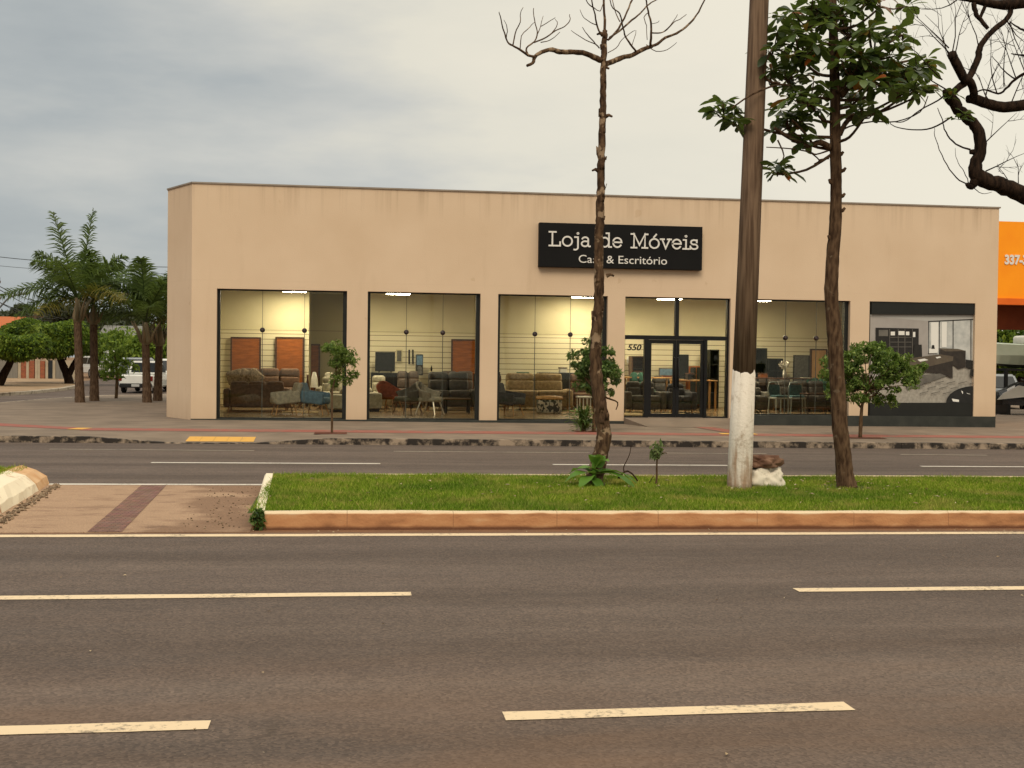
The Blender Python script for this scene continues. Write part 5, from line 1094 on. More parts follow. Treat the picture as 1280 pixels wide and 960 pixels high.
def rockmesh(c, sx, sy, sz, seed, sub=3, rough=.16):
    bm = bmesh.new(); bmesh.ops.create_icosphere(bm, subdivisions=sub, radius=1); from mathutils import noise as nz
    for v in bm.verts:
        n = nz.noise(v.co*1.3+Vector((seed,0,0)))*rough*1.6+nz.noise(v.co*3.4+Vector((0,seed,0)))*rough*.7; p = v.co*(1+n)
        p = Vector((p.x, p.y, max(-.75,min(.86+.12*n,p.z)))); v.co = Vector((c[0]+p.x*sx, c[1]+p.y*sy, c[2]+p.z*sz))
    b = MB(); bm.verts.index_update(); b.add([v.co for v in bm.verts], [[v.index for v in f.verts] for f in bm.faces]); bm.free(); return b
rc = P(956,596,13.95); RO2 = (rc.x,13.95,gz(rc.x,.15))
tag(rockmesh((rc.x,13.95,gz(rc.x,.15)+.09), .25, .2, .185, 3.3, 4, .3).build('rock', paint('whitewashed_rock', (214,204,184), (96,88,66), .46, 9, .95), None, RO2, True), 'whitewashed rock lying in the grass beside the pole', 'rock')
rc = P(951,577,13.97)
tag(rockmesh((rc.x,13.97,gz(rc.x,.15)+.30), .19, .15, .09, 8.1, 4, .5).build('stone', mat('red_brown_stone', (84,56,42), (128,98,78), 8, .95, .6, 30), None, (rc.x,13.97,gz(rc.x,.15)+.2), True), 'flat reddish brown stone lying on the whitewashed rock', 'rock')
# --- small plants on the median
wp = P(742,604,14.05); WO = (wp.x,14.02,gz(wp.x,.15)); wd = thing('broad_leaf_weed', 'bright green broad leaved weed around the foot of the flaking tree', 'plant', WO)
LV = []
def strapleaf(b0, d, L, W, arch, n=6):
    V = []; s = d.cross(Vector((0,0,1))).normalized()
    for i in range(n+1):
        t = i/n; c = b0+Vector((d.x*L*t, d.y*L*t, d.z*L*t-arch*L*t*t)); wq = W*math.sin(PI*min(.98,.12+.86*t))*.5; wave = .012*math.sin(9*t)
        V += [c-s*wq+Vector((0,0,.2*wq+wave)), c, c+s*wq+Vector((0,0,.2*wq-wave))]
    F_ = []
    for i in range(n): o = i*3; F_ += [(o,o+3,o+4),(o,o+4,o+1),(o+1,o+4,o+5),(o+1,o+5,o+2)]
    return np.array([tuple(v) for v in V]), np.array(F_)
for an, L, z, el in ((200,.34,.2,.35),(235,.30,.16,.2),(320,.38,.2,.3),(350,.46,.22,.35),(170,.32,.24,.5),(280,.28,.1,.2),(100,.3,.3,1.3),(250,.26,.34,1.2),(330,.24,.3,1.0),(210,.22,.36,1.5),(30,.3,.2,.5),(140,.3,.22,.6)):
    d = Vector((math.cos(R(an))*math.cos(el), math.sin(R(an))*math.cos(el), math.sin(el))); LV.append(strapleaf(Vector(WO)+Vector((rnd.uniform(-.06,.06),-.06,z*.7)), d, L*rnd.uniform(1.05,1.45), rnd.uniform(.13,.2), .55))
V, F_ = cat_vf(LV); npmesh('foliage', V, F_, M['weed'], wd, WO)
b = MB(); b.tube([Vector(WO)+Vector((0,-.05,-.02)), Vector(WO)+Vector((-.02,-.05,.2)), Vector(WO)+Vector((-.03,-.05,.34))], [.03,.025,.012], 6); b.build('stem', M['weed'], wd, WO)
sp0 = P(820,606,14.0); SO2 = (sp0.x,14.0,gz(sp0.x,.15)); sap = thing('sapling', 'tiny sapling with a pale leaf tuft standing alone on the median', 'sapling', SO2)
b = MB(); limb(b, [(820,607),(821,595),(821,582),(822,568),(823,560)], 14.0, .014, .007, n=6); limb(b, [(821,572),(830,566),(834,567)], 14.0, .006, .003, n=4); limb(b, [(821,575),(816,568)], 14.0, .006, .003, n=4); b.build('trunk', M['bark_thin'], sap, SO2, True)
c = P(822,562,14.0); V, F_ = leafquads(np.concatenate([ball(90, c, (.085,.08,.11)), ball(25, P(818,570,14.0), (.06,.05,.05))]), .07, .028); npmesh('crown', V, F_, M['leaf_sap'], sap, SO2)
b = MB(); limb(b, [(773,598),(778,592),(784,589),(791,593),(797,601)], 14.05, .014, .009, n=6); limb(b, [(780,589),(780,583),(787,568),(789,556)], 14.05, .008, .004, n=5); limb(b, [(811,604),(815,598),(818,593)], 14.0, .006, .003, n=5)
tw_ = P(785,600,14.05); tag(b.build('fallen_branch', M['dry_twig'], None, (tw_.x,14.05,gz(tw_.x,.15)), True), 'thin dry branch arching out of the grass between the flaking tree and the tiny sapling', 'branch')
wc = P(321,660,11.3); WO2 = (wc.x,11.36,gz(wc.x,.0)); V, F_ = leafquads(np.concatenate([ball(150, (wc.x+.0,11.33,.10), (.07,.05,.10)), ball(60, (wc.x+.02,11.36,.18), (.05,.05,.03))]), .06, .022)
tag(npmesh('weed', V, F_, M['leaf_deep'], None, WO2), 'small green weed growing at the corner of the orange stained kerb', 'weed')
for x, y, lb in ((403,621,None),):
    pass
# ================================================================== STREET TREES ON THE FAR PAVEMENT
def street_tree(label, base, Y, trunk, r0, crown, leaf, nclump, per, ln, wd, forks=()):
    bp = P(*base, Y); o = (bp.x, Y, gz(bp.x,.13)); t = thing('street_tree', label, 'tree', o, 0, 'small trees on the far pavement')
    b = MB(); limb(b, trunk, Y, r0, r0*.55, n=8)
    for fk in forks: limb(b, fk, Y, r0*.55, r0*.2, 0, rnd.uniform(-.5,.5), n=6)
    parts = []
    for cx, cy_, rx, rz, dy in crown:
        c = P(cx, cy_, Y+dy); s = Y/f_px; pts, cs = clump_points(c, (rx*s*1.08, rx*s*.95, rz*s*1.08), max(3, int(nclump*.8*rx*rz/900)), per, .12)
        parts.append(pts)
        for q in cs[::3]: b.tube([P(*trunk[-1], Y), Vector(q)*.5+P(*trunk[-1], Y)*.5, Vector(q)], [r0*.3, r0*.2, r0*.1], 4, cap=False)
    b.build('trunk', M['bark_thin'], t, o, True)
    V, F_ = leafquads(np.concatenate(parts), ln, wd, droop=.2); npmesh('crown', V, F_, leaf, t, o); return t
street_tree('thin street tree with an uneven crown before the leftmost shop window', (415,542), 24.27, [(415,543),(415,520),(415,500),(416,484),(420,472)], .024, [(421,445,19,16,0),(428,460,14,18,.2),(412,438,10,8,-.1),(437,441,8,10,0),(424,477,9,7,.1)], M['leaf_young'], 44, 62, .09, .034)
street_tree('bushy street tree directly behind the flaking trunk', (742,541), 25.32, [(742,542),(743,525),(744,505),(745,490)], .05, [(733,447,19,20,0),(752,440,20,16,.2),(745,465,24,22,0),(765,475,15,17,-.2),(728,480,12,14,.2),(750,490,16,9,0)], M['leaf_deep'], 38, 62, .11, .046, [[(745,492),(760,498),(772,503),(770,512)]])
street_tree('rounded bright green street tree beside the office poster', (1076,548), 24.12, [(1075,549),(1076,530),(1077,513),(1079,500),(1084,488)], .045, [(1090,455,38,28,0),(1060,465,26,22,.3),(1120,466,30,22,-.3),(1094,438,22,12,0),(1045,462,20,16,.2),(1135,462,20,16,0),(1090,488,34,16,0),(1110,500,18,9,.1),(1048,484,16,12,0)], M['leaf_young'], 36, 74, .1, .038, [[(1077,510),(1066,498),(1056,486)],[(1079,502),(1092,494),(1106,482)]])
dp = P(729,543,25.45); DO = (dp.x,25.45,gz(dp.x,.13)); dr = thing('spiky_shrub', 'dark spiky leaved shrub at the foot of the bushy street tree', 'shrub', DO)
LV = []
for i in range(130):
    an = rnd.random()*2*PI; el = rnd.uniform(.15,1.45); d = Vector((math.cos(an)*math.cos(el), math.sin(an)*math.cos(el), math.sin(el))); LV.append(strapleaf(Vector(DO)+Vector((rnd.uniform(-.08,.08),rnd.uniform(-.08,.08),rnd.uniform(.0,.38))), d, rnd.uniform(.3,.5), .035, .35, 4))
V, F_ = cat_vf(LV); npmesh('foliage', V, F_, M['leaf_deep'], dr, DO); b = MB(); b.tube([Vector(DO)-Vector((0,0,.02)), Vector(DO)+Vector((0,0,.4))], [.05,.04], 8); b.build('stem', M['bark_thin'], dr, DO)
# ================================================================== PALMS AND THE SIDE STREET
def palm(label, base, Y, crown_y, lean, scale, nfr, seedang, dry=0, special=()):
    bp = P(*base, Y); o = (bp.x, Y, gz(bp.x,.13)); t = thing('palm_tree', label, 'palm tree', o, 0, 'palms on the corner pavement')
    top = P(base[0]+lean, crown_y, Y); pts = [Vector(o)-Vector((0,0,.05)), Vector(o)*.66+top*.34, Vector(o)*.33+top*.67, top]
    q, rr = smooth_path(pts, [.16,.128,.12,.118], 12); rr = [r*(1+.05*(i % 2)) for i, r in enumerate(rr)]
    b = MB(); b.tube(q, rr, 12, jit=.03); b.build('trunk', M['palm_bark'], t, o, True)
    cst = top+Vector((.0,0,.62*scale)); b = MB(); b.tube([top-Vector((0,0,.03)), top+Vector((0,0,.15)), top+Vector((0,0,.38*scale)), cst], [.12,.165,.11,.06], 12)
    for i in range(7):
        an = rnd.random()*6.28; b.tube([top+Vector((.14*math.cos(an),.14*math.sin(an),.05)), top+Vector((.26*math.cos(an),.26*math.sin(an),.4)), top+Vector((.45*math.cos(an),.45*math.sin(an),.72))], [.05,.04,.02], 5)
    b.build('crownshaft', M['crownshaft'], t, o, True)
    GV = []; DV = []; sb = MB()
    for k in range(nfr):
        if k < len(special): an, el, L, ar = special[k]; an = R(an)
        else: an = seedang+k*2.399; el = 1.48-1.3*(k/nfr)+rnd.uniform(-.1,.1); L = rnd.uniform(2.1,2.7)*scale; ar = rnd.uniform(.25,.5)
        d = Vector((math.cos(an)*math.cos(el), math.sin(an)*math.cos(el), math.sin(el))); sd_ = Vector((-math.sin(an), math.cos(an), 0)); sp = []
        for i in range(13): t_ = i/12; sp.append(cst+d*L*t_+Vector((0,0,-ar*L*t_**2.1)))
        sb.tube(sp, [.028*(1-.8*i/12) for i in range(13)], 4, cap=False)
        tgt = DV if (dry and k >= nfr-dry) else GV
        n = 66; Ls = []
        for i in range(n):
            t_ = .12+.88*i/(n-1); x_ = t_*12; i0 = min(11, int(x_)); c = sp[i0].lerp(sp[i0+1], x_-i0); tn = (sp[i0+1]-sp[i0]).normalized(); upv = sd_.cross(tn)*-1
            if upv.z < 0: upv = -upv
            ll = (.26+.34*math.sin(PI*min(1,.15+.85*t_)))*scale*(1 if t_ < .9 else .75)
            for s_ in (-1,1):
                dd = (sd_*s_*rnd.uniform(.55,1.0)+tn*.5+upv*rnd.uniform(-.55,.7)).normalized(); e = c+dd*ll+Vector((0,0,-.28*ll)); m_ = c+dd*ll*.5; wv = tn*.022
                Ls.append((np.array([tuple(c-wv), tuple(c+wv), tuple(m_+wv*.9), tuple(e), tuple(m_-wv*.9)]), np.array([(0,1,2),(0,2,4),(4,2,3)])))
        tgt.append(cat_vf(Ls))
    V, F_ = cat_vf(GV); npmesh('fronds', V, F_, M['palm_leaf'], t, o); sb.build('frond_stalks', M['palm_leaf'], t, o)
    if DV: V, F_ = cat_vf(DV); npmesh('dry_fronds', V, F_, M['palm_dry'], t, o)
    return t
palm('tallest corner palm with one frond arching far to the left', (100,504), 38.85, 402, -3, 1.12, 12, .4, 2, ((176,1.12,2.9,.42),(165,1.3,3.1,.1),(20,1.42,3.0,.06),(182,.3,1.9,.6)))
palm('corner palm close to the right of the tallest one', (118,502), 40.3, 405, -1, 1.08, 10, 1.5, 1)
palm('corner palm with a pale forked crownshaft left of the shop wall', (184,504), 39.5, 430, -2, 1.12, 11, 2.2, 1)
palm('corner palm touching the edge of the shop wall', (197,502), 41.0, 432, 2, 1.12, 11, .9, 0)
yp = P(145,499,42.94); YO = (yp.x,42.94,gz(yp.x,.12)); yt = thing('young_tree', 'thin young tree with drooping light green leaves between the palms', 'tree', YO)
b = MB(); limb(b, [(145,500),(146,485),(146,470),(145,455),(143,440)], 42.94, .06, .03, n=7); b.build('trunk', M['bark_thin'], yt, YO, True)
pts = np.concatenate([clump_points(P(cx,cy_,42.94), (rx/35,rx/35,rz/35), nc, 15, .2)[0] for cx, cy_, rx, rz, nc in ((142,448,20,10,14),(135,462,14,9,9),(156,460,16,9,11),(146,438,9,8,5))])
V, F_ = leafquads(pts, .2, .05, droop=.5); npmesh('crown', V, F_, M['leaf_lime'], yt, YO)
def clipped(label, base, Y, trunkpx, cx, cy_, rx, rz, ry, n, leaf, ln):
    bp = P(*base, Y); o = (bp.x, Y, gz(bp.x)); t = thing('clipped_tree', label, 'tree', o, 0, 'clipped trees along the side street')
    b = MB()
    for px, r0 in trunkpx: limb(b, px, Y, r0, r0*.6, n=8)
    b.build('trunk', M['bark_dark'], t, o, True)
    s = Y/f_px; c = np.array(P(cx, cy_, Y)); d = rng.normal(size=(n,3)); d /= np.linalg.norm(d, axis=1, keepdims=True)
    pw = .62; dd = np.sign(d)*np.abs(d)**pw; k = (.80+.22*rng.random(n))[:,None]
    from_ = c + dd*k*np.array([rx*s, ry, rz*s])
    from_[:,2] += .12*np.sin(from_[:,0]*2.3+from_[:,1])
    V, F_ = leafquads(from_, ln, ln*.5, nrm=d); 
    core = MB(); bm = bmesh.new(); bmesh.ops.create_icosphere(bm, subdivisions=3, radius=1); bm.verts.index_update()
    core.add([(c[0]+math.copysign(abs(v.co.x)**pw, v.co.x)*rx*s*.82, c[1]+math.copysign(abs(v.co.y)**pw, v.co.y)*ry*.82, c[2]+math.copysign(abs(v.co.z)**pw, v.co.z)*rz*s*.82) for v in bm.verts], [[v.index for v in f.verts] for f in bm.faces]); bm.free()
    V2 = np.array(core.v); F2 = np.array(core.f); V, F_ = cat_vf([(V, F_), (V2, F2)]); npmesh('crown', V, F_, leaf, t, o)
clipped('clipped dome tree at the left edge with a forked leaning trunk', (-4,485), 59.0, [([(-4,488),(2,474),(10,458),(17,444)], .24), ([(-2,478),(-8,460),(-14,444)], .18)], 6, 432, 49, 15, 1.9, 8000, M['leaf_topi'], .2)
clipped('wide flat clipped tree with a dark forked trunk behind the tallest palm', (86,483), 65.3, [([(87,485),(85,472),(80,460),(72,440)], .26), ([(85,470),(92,456),(99,443)], .18), ([(82,460),(76,450),(66,440)], .15)], 61, 423, 55, 21, 2.4, 10000, M['leaf_topi'], .22)
def bushtree(label, px, py, Y, rx, rz, nc, per, leaf, ln, name='bushy_tree', gb=None, group=None, cr=.5):
    s = Y/f_px; c = P(px, py, Y); o = (c.x, Y, gz(c.x)); t = thing(name, label, 'tree', o, 0, group)
    b = MB(); b.tube([Vector(o)-Vector((0,0,.1)), Vector((c.x+.1,Y,(gz(c.x)+c.z)/2)), c], [.22,.16,.08], 8)
    pts, cs = clump_points(c, (rx*s, rx*s*.8, rz*s), nc, per, cr)
    for q in cs[::4]: b.tube([c-Vector((0,0,rz*s*.5)), Vector(q)], [.08,.03], 5, cap=False)
    b.build('trunk', M['bark_dark'], t, o, True)
    V, F_ = leafquads(pts, ln, ln*.5); npmesh('crown', V, F_, leaf, t, o)
bushtree('light green bushy tree above the white van', 150, 437, 88, 26, 20, 46, 60, M['leaf_lime'], .34, cr=.6, group='trees along the side street')
bushtree('light green bushy tree behind the two right palms', 186, 440, 82, 26, 22, 46, 60, M['leaf_lime'], .34, cr=.6, group='trees along the side street')
bushtree('dark green tree between the wide clipped tree and the parked cars', 122, 440, 96, 20, 22, 44, 60, M['leaf_topi'], .36, cr=.7, group='trees along the side street')
bushtree('light green tree just left of the shop wall edge', 205, 432, 92, 16, 26, 40, 60, M['leaf_lime'], .36, cr=.7, group='trees along the side street')
for px, py, Y, rx, rz, lb in ((28,393,260,9,8,'distant rounded tree on the skyline over the left clipped tree'),(50,397,280,14,6,'distant low tree on the skyline behind the far pole'),(82,393,240,22,16,'large grey green distant tree left of the tallest palm crown'),(150,404,230,20,14,'distant grey green tree seen between the palm pairs'),(5,399,300,14,6,'distant dark tree over the orange roof'),(172,408,250,16,12,'distant grey green tree behind the right palm pair'),(120,408,260,18,12,'distant grey green tree behind the second palm trunk')):
    bushtree(lb, px, py, Y, rx, rz, 40, 50, M['leaf_far'], 1.0, 'distant_tree', None, 'distant trees on the skyline', 1.5)
# houses and fence
M['hfence'] = mat('grey_sheet_fence', (112,108,100), (128,122,112), 3, .8, stretch=(8,8,.3)); M['hbrick'] = brick_mat('orange_brick', (132,66,38), (154,84,50), (120,98,80), 3.2, .5, .22, True); M['hplaster'] = mat('pale_plaster', (160,146,124), (176,162,138), 1.5, .9)
M['rooftile'] = mat('orange_roof_tiles', (160,84,46), (184,108,64), 8, .9, stretch=(8,1,1)); M['gate'] = mat('dark_blue_gate', (28,32,36), (36,40,44), 4, .6)
YF = 78.0
def fx(px): return P(px, 470, YF).x
def fz(px, py): return P(px, py, YF).z
fo = (fx(30), YF, gz(fx(30))); fen = thing('front_wall', 'garden wall of brick panels, pale posts and grey sheets below the clipped trees', 'wall', fo)
zt = fz(40, 450); zb = gz(fx(30))-.1
b = MB()
for a, c in ((-40,22),(67,80)): b.box(fx(a), fx(c), YF, YF+.06, zb, zt)
b.build('sheet_panel', M['hfence'], fen, fo)
for a, c in ((26,33),(35,43),(48,56)):
    b = MB(); b.box(fx(a)+.003, fx(c)-.003, YF-.02, YF+.16, zb, zt-.05); b.build('brick_panel', M['hbrick'], fen, fo)
for a in (23,33,44,47,57,66):
    b = MB(); b.box(fx(a), fx(a)+.15, YF-.05, YF+.2, zb, zt+.05); b.build('post', M['hplaster'], fen, fo)
b = MB(); b.box(fx(59), fx(66), YF+.02, YF+.1, zb, zt); b.build('gate', M['gate'], fen, fo)
b = MB(); b.box(fx(80), fx(100), YF, YF+.2, zb, zt+.0); b.build('plaster_panel', M['hplaster'], fen, fo)
def house(label, px0, px1, Y, eave_py, ridge_py, wallm, roofm, d=7.0):
    x0, x1 = P(px0,450,Y).x, P(px1,450,Y).x; ze = P((px0+px1)/2,eave_py,Y).z; zr = P((px0+px1)/2,ridge_py,Y).z; o = ((x0+x1)/2, Y, gz((x0+x1)/2)); t = thing('house', label, 'house', o, 0, 'houses beyond the side street')
    b = MB(); b.box(x0, x1, Y, Y+d, o[2]-.2, ze); b.build('wall', wallm, t, o)
    b = MB(); b.prism([(Y-.5,ze-.02),(Y+d/2,zr),(Y+d+.5,ze-.02),(Y+d+.5,ze+.12),(Y+d/2,zr+.16),(Y-.5,ze+.12)], 'x', x0-.5, x1+.5); b.build('roof', roofm, t, o)
    for k in (.25,.7):
        b = MB(); wx = x0+(x1-x0)*k; b.box(wx-.6, wx+.6, Y-.03, Y+.02, o[2]+1, o[2]+2.1); fr = b.build('window', M['white'], t, o)
        b = MB(); b.box(wx-.53, wx+.53, Y-.036, Y-.031, o[2]+1.07, o[2]+2.03); b.build('pane', M['screen'], fr, (0,0,0)).parent = fr
        fr.children[0].data.transform(Matrix.Translation(-Vector(o)))
house('house with an orange tiled roof at the left edge', -60, 7, 92, 412, 396, M['hplaster'], M['rooftile'])
house('low house with a grey roof seen between the palm pairs', 128, 175, 118, 424, 408, M['hplaster'], M['roof'])
sheet('opposite_pavement', [(-13.1,46.5), (-12.75,50.6), (-12.7,56), (-13.4,63), (-16,72), (-17.5,78), (-60,78), (-60,46.5)], .11, mat('sandy_pavement', (138,112,84), (158,134,106), .8, .95, .3, 20))
b = MB(); kerb_run(b, [(-40,46.4), (-13.2,46.4), (-12.72,50.6), (-12.65,56), (-13.35,63), (-15.9,72), (-17,78)], .16, .13); struct(b.build('kerb', M['side_kerb']))
# --- cars parked along the side street
M['tyre'] = mat('tyre_rubber', (16,16,16), (24,24,24), 8, .9); M['rim'] = mat('alloy_rim', (120,118,114), None, 8, .4, metal=.7)
M['carglass'] = mat('dark_car_glass', (14,16,17), (20,22,23), 3, .12, spec=.6); M['tail'] = mat('red_tail_light', (96,16,12), (120,22,16), 5, .3); M['carplastic'] = mat('black_bumper', (18,18,18), (24,24,24), 6, .6)
M['carwhite'] = mat('white_car_paint', (206,206,200), (214,214,208), 2, .3, coat=.5); M['carsilver'] = mat('silver_car_paint', (128,132,134), (140,144,146), 2, .3, metal=.3, coat=.5); M['plate'] = mat('number_plate', (168,168,164), None, 4, .5)
def car(name, label, cat, x, Y, rz, L, W, Hh, m, kind):
    z = gz(x); t = thing(name, label, cat, (x,Y,z), rz, 'vehicles parked along the side street'); hw_ = W/2; zb = .28; belt = Hh*.58
    if kind == 'pickup': low = [(-L/2,zb+.1),(-L/2,belt),(-L*.08,belt),(L*.22,belt),(L/2-.1,belt-.12),(L/2,zb+.25),(L/2-.05,zb),(-L/2+.1,zb)]; cab = (-L*.1, L*.24, -.085*L, .12*L)
    elif kind == 'van': low = [(-L/2,zb),(-L/2,belt),(L*.36,belt),(L/2-.05,belt-.25),(L/2,zb+.2),(L/2-.05,zb)]; cab = (-L/2+.01, L*.36, -L/2+.06, L*.22)
    else: low = [(-L/2,zb+.06),(-L/2+.03,belt),(L*.2,belt),(L/2-.15,belt-.14),(L/2,zb+.22),(L/2-.06,zb)]; cab = (-L/2+.08, L*.2, -L*.36, L*.06)
    bm = bmesh.new()
    vs = [[bm.verts.new((s*hw_*(.97 if q[1] > zb+.1 else .93), q[0], q[1])) for q in low] for s in (-1,1)]; n = len(low)
    bm.faces.new(vs[0]); bm.faces.new(vs[1][::-1])
    for i in range(n): bm.faces.new((vs[0][i], vs[1][i], vs[1][(i+1) % n], vs[0][(i+1) % n]))
    bmesh.ops.recalc_face_normals(bm, faces=bm.faces); bmesh.ops.bevel(bm, geom=list(bm.edges), offset=.07, segments=3, affect='EDGES'); bm.verts.index_update()
    b = MB(); b.add([v.co for v in bm.verts], [[v.index for v in f.verts] for f in bm.faces]); bm.free(); b.build('body', m, t, smooth=False)
    a, c, a2, c2 = cab; k = hw_*.93; kt = hw_*.76
    bm = bmesh.new(); q = [bm.verts.new(p) for p in ((-k,a,belt-.04),(k,a,belt-.04),(k,c,belt-.04),(-k,c,belt-.04),(-kt,a2,Hh),(kt,a2,Hh),(kt,c2,Hh),(-kt,c2,Hh))]
    for fq in ((0,3,2,1),(4,5,6,7),(0,1,5,4),(1,2,6,5),(2,3,7,6),(3,0,4,7)): bm.faces.new([q[i] for i in fq])
    bmesh.ops.recalc_face_normals(bm, faces=bm.faces); bmesh.ops.bevel(bm, geom=list(bm.edges), offset=.06, segments=2, affect='EDGES'); bm.verts.index_update()
    b = MB(); b.add([v.co for v in bm.verts], [[v.index for v in f.verts] for f in bm.faces]); bm.free(); b.build('cabin', m, t)
    def wq(pl, dirn, e=.012):
        b = MB(); o = Vector(dirn)*e; f_ = [Vector(p)+o for p in pl]; g_ = [Vector(p)-o*2 for p in pl]; b.add(f_+g_, [(0,1,2,3),(7,6,5,4),(0,4,5,1),(1,5,6,2),(2,6,7,3),(3,7,4,0)]); b.build('window', M['carglass'], t)
    lerp = lambda u, v, s: u+(v-u)*s
    def face(yb, yt, s0=.14, s1=.86, m0=.84):
        z0, z1 = lerp(belt,Hh,s0), lerp(belt,Hh,s1); y0, y1 = lerp(yb,yt,s0), lerp(yb,yt,s1); w0, w1 = lerp(k,kt,s0)*m0, lerp(k,kt,s1)*m0; return [(-w0,y0,z0),(w0,y0,z0),(w1,y1,z1),(-w1,y1,z1)]
    wq(face(a,a2), (0,-1,.2)); wq(face(c,c2), (0,1,.3))
    for s in (-1,1):
        z0, z1 = lerp(belt,Hh,.14), lerp(belt,Hh,.84); ya0, ya1, yc0, yc1 = lerp(a,a2,.14)+.14, lerp(a,a2,.84)+.1, lerp(c,c2,.14)-.16, lerp(c,c2,.84)-.1; w0, w1 = lerp(k,kt,.14), lerp(k,kt,.84); mid0, mid1 = (ya0+yc0)/2, (ya1+yc1)/2
        wq([(s*w0,ya0,z0),(s*w0,mid0-.04,z0),(s*w1,mid1-.04,z1),(s*w1,ya1,z1)], (s,0,.2)); wq([(s*w0,mid0+.04,z0),(s*w0,yc0,z0),(s*w1,yc1,z1),(s*w1,mid1+.04,z1)], (s,0,.2))
    for s in (-1,1):
        for yy in (-L*.31, L*.31):
            b = MB(); b.lathe([(.2,-.1),(.3,-.1),(.33,-.07),(.33,.07),(.3,.1),(.2,.1)],0,0,0,20,axis='x'); b.v=[(p[0]+s*(hw_-.1),p[1]+yy,p[2]+.33) for p in b.v]; wl = b.build('wheel', M['tyre'], t)
            b = MB(); b.lathe([(.0,-.105),(.2,-.105),(.2,.105),(0,.105)],0,0,0,14,axis='x'); b.v=[(p[0]+s*(hw_-.1),p[1]+yy,p[2]+.33) for p in b.v]; b.build('rim', M['rim'], wl)
        b = MB(); b.rbox(s*(hw_-.13), -L/2+.01, belt-.2, .16, .06, .26, .02, None, 2); b.build('tail_light', M['tail'], t)
    b = MB(); b.rbox(0, -L/2+.0, zb+.12, W*.9, .12, .22, .04, None, 2); b.build('bumper', M['carplastic'], t)
    b = MB(); b.rbox(0, -L/2-.025, belt-.3 if kind != 'pickup' else zb+.12, .4, .09, .13, .01, None, 1); b.build('number_plate', M['plate'], t)
    return t
c1 = P(183.5,480,55.2); car('pickup_truck', 'white pickup truck seen from behind between the palms', 'pickup truck', c1.x-.05, 55.4, R(-3), 5.0, 1.8, 1.66, M['carwhite'], 'pickup').scale = (.84,.84,.84)
c1 = P(163,475,66); car('parked_car', 'silver hatchback parked beyond the white pickup', 'car', c1.x, 69.0, R(-3), 4.1, 1.75, 1.52, M['carsilver'], 'hatch')
c1 = P(135,465,84); car('delivery_van', 'white van parked on the far side behind the young tree', 'van', c1.x, 86.5, R(16), 4.6, 1.85, 1.95, M['carwhite'], 'van')
c1 = P(110,465,88); car('parked_car', 'white hatchback half hidden by the second palm trunk', 'car', c1.x, 90.0, R(35), 4.2, 1.75, 1.55, M['carwhite'], 'hatch')
c1 = P(206,480,57); car('parked_car', 'white hatchback half hidden by the edge of the shop wall', 'car', c1.x+.2, 59.5, R(-2), 4.1, 1.75, 1.5, M['carwhite'], 'hatch')
# street lamp, poles and wires
M['galv'] = mat('galvanised_steel', (92,94,94), (108,110,108), 5, .6, metal=.3); M['wire'] = mat('cable', (40,42,44), None, 5, .7)
YP = 48.0; pp = P(-14,470,YP); PO2 = (pp.x, YP, gz(pp.x)); pl = thing('street_lamp_pole', 'concrete street pole at the left edge with a lamp arm and crossarms', 'utility pole', PO2)
b = MB(); b.tube([Vector(PO2)-Vector((0,0,.1)), P(-14,330,YP)], [.16,.11], 12); b.build('shaft', M['roof'], pl, PO2, True)
b = MB(); b.tube([P(-14,398,YP), P(0,384,YP), P(8,375,YP), P(14,370.5,YP), P(20,369,YP), P(27,367.5,YP)], .035, 8); la = b.build('lamp_arm', M['galv'], pl, PO2, True)
b = MB(); c = P(29,367,YP); b.rbox(c.x, c.y, c.z, .34, .16, .09, .03, None, 2); b.build('lamp_head', M['galv'], pl, PO2)
for yy in (352,372):
    b = MB(); c = P(-14,yy,YP); b.box(c.x-.5, c.x+.42, c.y-.05, c.y+.05, c.z-.05, c.z+.05); b.build('crossarm', M['wood_dark'], pl, PO2)
    for k in (-.4,-.1,.36): b = MB(); b.lathe([(.02,0),(.05,.03),(.05,.1),(.03,.14)], c.x+k, c.y, c.z+.05, 10); b.build('insulator', M['carplastic'], pl, PO2)
pf = P(44,460,150); PO3 = (pf.x,150,gz(pf.x)); pl2 = thing('utility_pole', 'far dark utility pole on the skyline above the wide clipped tree', 'utility pole', PO3)
b = MB(); b.tube([Vector(PO3)-Vector((0,0,.2)), P(44,391,150)], [.2,.15], 10); b.build('shaft', M['wood_dark'], pl2, PO3, True); b = MB(); c = P(44,396,150); b.box(c.x-.9,c.x+.9,c.y-.06,c.y+.06,c.z-.06,c.z+.06); b.build('crossarm', M['wood_dark'], pl2, PO3)
def wire(label, p0, p1, sag, r=.012, mid=None):
    b = MB(); n = 14; pts = [p0.lerp(p1, i/n)+Vector((0,0,-sag*4*(i/n)*(1-i/n))) for i in range(n+1)]; b.tube(pts, r, 5, cap=False)
    o = tuple(pts[n//2]); tag(b.build('power_line', M['wire'], None, o, True), label, 'power line', 'overhead power lines')
for (x0, y0, x1, y1, s, lb) in ((-13,352,86,390,.25,'upper sagging power line from the left crossarm'),(-11,356,80,398,.3,'second power line down from the left crossarm'),(-16,371,70,398,.3,'third power line, from the lower crossarm'),(-11,372,62,400,.35,'lowest power line crossing the left sky')):
    wire(lb, P(x0,y0,YP), P(x1,y1,150), s, .018)
wire('long high power line crossing the sky behind the palm crowns', P(-120,305,62), P(330,331,66), .5, .017); wire('fainter high power line just below the long one', P(-120,318,64), P(330,338,68), .5, .011)
